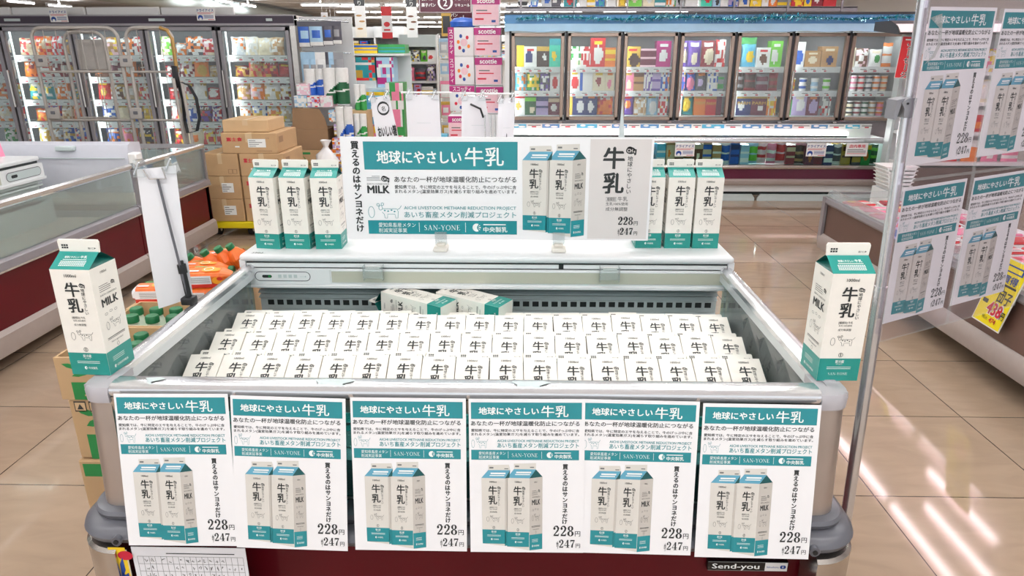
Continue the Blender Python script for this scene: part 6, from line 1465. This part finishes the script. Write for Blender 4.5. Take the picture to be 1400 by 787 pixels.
paper_stand('paper_sign', 'blank back of a paper sign in front of the tissue towers', [(-.232, 2.5, 1.352), (-.15, 2.5, 1.352)], [(-.238, 2.5, 1.15), (-.12, 2.5, 1.15)], (-.16, 2.512, 1.35), (-.155, 2.512, .80), False, .004, faint)
paper_stand('paper_sign', 'crumpled blank paper sign beside the tissue towers, right of two', [(-.10, 2.45, 1.345), (-.045, 2.46, 1.352)], [(-.115, 2.45, 1.15), (-.05, 2.46, 1.15)], (-.075, 2.462, 1.335), (-.08, 2.462, .80), False, .008, faint)
b = MB(); b.tube([(-.45, 2.52, 1.362), (-.27, 2.52, 1.362)], .0035, 'white_plastic', 6); b.tube([(-.24, 2.52, 1.358), (-.03, 2.52, 1.358)], .0035, 'white_plastic', 6)
b.tube([(-.20, 2.48, 1.325), (-.165, 2.47, 1.31), (-.155, 2.47, 1.28)], .004, 'black', 6)
for x in (-.15, -.13, -.115): b.tube([(x, 2.47, 1.29), (x+.006, 2.47, .79)], .003, 'chrome', 6)
single('sign_holder', b, 'wire sign holder bars behind the milk sign', 'sign holder', None)
b = MB(); b.prism([(.345, 1.335), (.335, 1.15), (.365, 1.15)], 'y', 2.6, 2.604, 'cool_grey'); b.tube([(.352, 2.602, 1.15), (.35, 2.602, .0)], .004, 'grey_plastic', 6); single('pointed_stake', b, 'thin pale pointed stake rising behind the right half of the milk sign', 'stake', None)

# ================================================================== MEAT ISLAND ON THE RIGHT
MX = 2.18
ms = thing('island_freezer', 'low brown-sided meat island chest along the right aisle', 'freezer', (2.6, 3.0, 0))
Y0, Y1 = .4, 5.0
b = MB(); b.box(MX+.01, MX+.04, Y0, Y1, .22, .447, 'brown_panel'); b.box(MX+.01, 3.1, Y1-.03, Y1, .22, .447, 'brown_panel'); b.build('side_panel', ms)
b = MB(); b.prism([(MX+.03, .11), (MX-.012, .12), (MX-.018, .155), (MX-.014, .21), (MX+.005, .23), (MX+.03, .23)], 'y', Y0, Y1+.01, 'beige_bumper'); b.build('bumper', ms)
b = MB(); b.box(MX+.2, 3.1, Y0, Y1-.1, .0, .12, 'slot_dark'); b.build('plinth', ms)
b = MB(); b.box(MX-.012, MX+.03, Y1-.02, Y1+.03, .17, .495, 'grey_frame'); b.build('corner_post', ms)
b = MB(); b.prism([(MX+.03, .447), (MX-.004, .45), (MX-.012, .463), (MX-.006, .49), (MX+.012, .50), (MX+.03, .495)], 'y', Y0, Y1, 'grey_frame'); b.build('top_rail', ms)
b = MB(); b.box(MX+.03, 3.1, Y0, Y1-.03, .40, .44, 'white_enamel'); b.box(MX+.04, 3.1, Y0, Y1-.04, .13, .40, 'white_enamel'); b.build('inner_tank', ms)
b = MB(); b.prism([(MX+.0, .50), (MX+.02, .55), (MX+.045, .55), (MX+.03, .50)], 'y', Y0, Y1, 'clear_acrylic'); b.prism([(Y1-.01, .50), (Y1-.03, .55), (Y1-.05, .55), (Y1-.04, .50)], 'x', MX, 3.1, 'clear_acrylic'); b.build('glass_lip', ms)
def meat_pack(seed):
    rd = random.Random(seed); b = MB(); w_, d, h_ = .2, .15, .035
    b.prism([(-w_/2+.012, 0), (w_/2-.012, 0), (w_/2, h_), (w_/2+.005, h_+.003), (-w_/2-.005, h_+.003), (-w_/2, h_)], 'y', 0, d, 'white_plastic')
    c0 = rd.choice(['pink', 'red', 'pale pink', 'dark red', 'red'])
    b.rbox(-w_/2+.01, w_/2-.01, .01, d-.01, h_, h_+.018, pk(c0), .008, 1)
    A = Art(b, (-w_/2, 0, h_+.0185), (w_, 0, 0), (0, d, 0), .0012); A.rect(.5, .1, .92, .5, 'ink_white', 1); A.rect(.55, .3, .85, .36, 'ink_red', 2); A.rect(.55, .18, .8, .22, 'ink', 2); A.ell(.28, .65, .14, .2, pk('yellow' if seed % 4 == 0 else 'red'), 1, 10)
    return b, c0
n = 0
for j in range(14):
    for i in range(3):
        y = Y1-.25-j*.2; x = MX+.17+i*.225
        mb, c0 = meat_pack(900+n)
        place('meat_pack', mb, x, y, .441, f'{c0} meat tray, {ORD[i]} across in {ORD[j]} row from the meat island far end', 'meat pack', 'meat packs in the right island', random.Random(n).uniform(-14, 14), 0, 0); n += 1
b = MB(); b.M = Matrix.Translation((MX-.045, 3.83, .47)) @ Matrix.Rotation(math.radians(-90), 4, 'Z') @ Matrix.Rotation(math.radians(-25), 4, 'X')
b.rbox(-.16, .16, 0, .003, 0, .13, 'white_plastic', .001, 1); A = Art(b, (-.16, 0, 0), (.32, 0, 0), (0, 0, .13), .001); A.rect(0, 0, 1, 1, 'pack lilac', 1); A.rect(.72, 0, 1, 1, 'sign_yellow', 2); A.rect(.05, .5, .4, .9, 'ink_red', 2); A.rect(.1, .1, .6, .4, 'ink_blue', 2); A.ell(.55, .6, .1, .25, 'pack orange', 2, 10)
b.M = None; single('price_card', b, 'lilac and yellow price card leaning on the edge of the meat island', 'price card', None, 0)
# yellow price sign hanging on the near part of the island
b = MB(); vs = [V((2.05, 2.98, .352)), V((2.05, 2.795, .352)), V((2.06, 2.70, .62)), V((2.06, 2.86, .70))]
o_ = V((2.155, 3.15, .285)); ux = V((0, -.20, -.004)); uy = V((.0, -.105, .35)); nn_ = V((-1, 0, .04)).normalized()
for s_ in (0,):
    c = [o_, o_+ux, o_+ux+uy, o_+uy]; b.poly(c, 'white_plastic'); b.poly([p-nn_*.002 for p in c[::-1]], 'white_plastic')
    for p, q in zip(c, c[1:]+c[:1]): b.poly([p, q, q-nn_*.002, p-nn_*.002], 'white_plastic')
A = Art(b, o_, ux, uy, .0012, nn_)
A.rect(.03, .02, .97, .98, 'sign_yellow', 1); A.text('438', .34, .18, .26, 'ink_white', 2, w=.5, b=.09); A.text('438', .35, .185, .25, 'ink_red', 3, w=.47, b=.04); A.text('円', .84, .19, .13, 'ink', 3, w=.11, b=.03)
A.text('団子', .5, .40, .2, 'ink', 2, w=.42, b=.03); A.text('みの', .38, .54, .11, 'ink', 2, w=.2, b=.02); A.rect(.1, .3, .28, .36, 'ink', 2); A.text('税込', .3, .09, .06, 'ink', 2, w=.2); A.text('474', .56, .075, .1, 'ink_red', 2, w=.22, b=.03)
A.text('お買得', .15, .68, .12, 'ink_blue', 2, w=.7, b=.03); A.rect(.1, .82, .9, .92, 'ink_blue', 2); A.rect(.15, .84, .85, .9, 'sign_yellow', 3); A.rect(.5, .62, .9, .65, 'ink', 2)
single('price_sign', b, 'yellow price sign reading 438 hanging on the right island', 'price sign', None, 0)
# wall case and red sign beyond the pole
wc = thing('display_case', 'tall dark-topped display case behind the chrome pole on the right', 'display case', (3.6, 6.2, 0))
b = MB(); b.box(3.56, 4.8, 6.95, 7.0, 0, 1.68, 'white_enamel'); b.box(3.56, 4.8, 6.66, 6.95, .0, .45, 'brown_panel'); b.box(3.53, 3.56, 6.9, 7.0, .0, 1.66, 'cool_grey'); b.build('case_body', wc)
b = MB(); b.prism([(6.5, 1.655), (6.56, 1.71), (6.7, 1.76), (7.0, 1.76), (7.0, 1.68), (6.52, 1.64)], 'x', 3.26, 4.8, 'dark_frame'); b.prism([(6.496, 1.66), (6.556, 1.712), (6.6, 1.73), (6.6, 1.722), (6.566, 1.70), (6.506, 1.652)], 'x', 3.26, 4.8, 'white_plastic'); b.build('canopy', wc)
rd = random.Random(41)
for k, z in enumerate((1.32, 1.05, .78, .5)):
    b = MB(); b.box(3.56, 4.8, 6.66, 6.95, z-.03, z, 'white_enamel'); b.build('shelf', wc)
    for n in range(6):
        c0 = rd.choice(['red', 'pink', 'cream', 'orange', 'white', 'pale pink', 'brown'])
        place('sausage_pack', bag_pack(.16, .06, .2, c0, 'white', 960+k*7+n), 3.66+n*.19, 6.7, z, f'{c0} pack, {ORD[n]} on the {ORD[k]} shelf down of the dark-topped case', 'sausage pack', 'packs in the dark-topped case')
b = MB(); b.M = Matrix.Translation((3.325, 6.60, 1.27)) @ Matrix.Rotation(math.radians(2), 4, 'Y')
b.rbox(0, .155, 0, .004, 0, .36, 'white_plastic', .001, 1); A = Art(b, (0, 0, 0), (.155, 0, 0), (0, 0, .36), .001); A.rect(.03, .015, .97, .985, 'pack red', 1)
A.text('伊藤ハム', .5, .9, .05, 'ink_white', 2, 'c', w=.6) if False else A.rect(.2, .9, .8, .93, 'ink_white', 2)
A.vtext('ソーセージ', .5, .86, .17, 'ink_white', 2, b=.09, ar=2.2); A.vtext('ソーセージ', .5, .86, .17, 'ink', 3, b=.03, ar=2.2)
b.M = None; single('sausage_sign', b, 'red vertical sign with black lettering beside the chrome pole', 'sign', None, 0)
# stacked white trays
for k in range(6):
    b = MB(); z = .525+.028*k; w_ = .085+.005*k
    b.prism([(-w_+.02, 0), (w_-.02, 0), (w_, .03), (w_+.012, .032), (w_+.012, .036), (-w_-.012, .036), (-w_-.012, .032), (-w_, .03)], 'y', 0, .2, 'white_plastic')
    place('foam_tray', b, 2.745, 5.1, z-.0, f'white foam tray stacked at the far end of the meat island, {ORD[k]} from the bottom', 'tray', 'white foam trays stacked by the meat island')
b = MB(); b.box(2.66, 2.86, 5.08, 5.33, 0, .523, 'white_enamel'); single('tray_pedestal', b, 'white pedestal under the stacked foam trays', 'pedestal', None, 0)
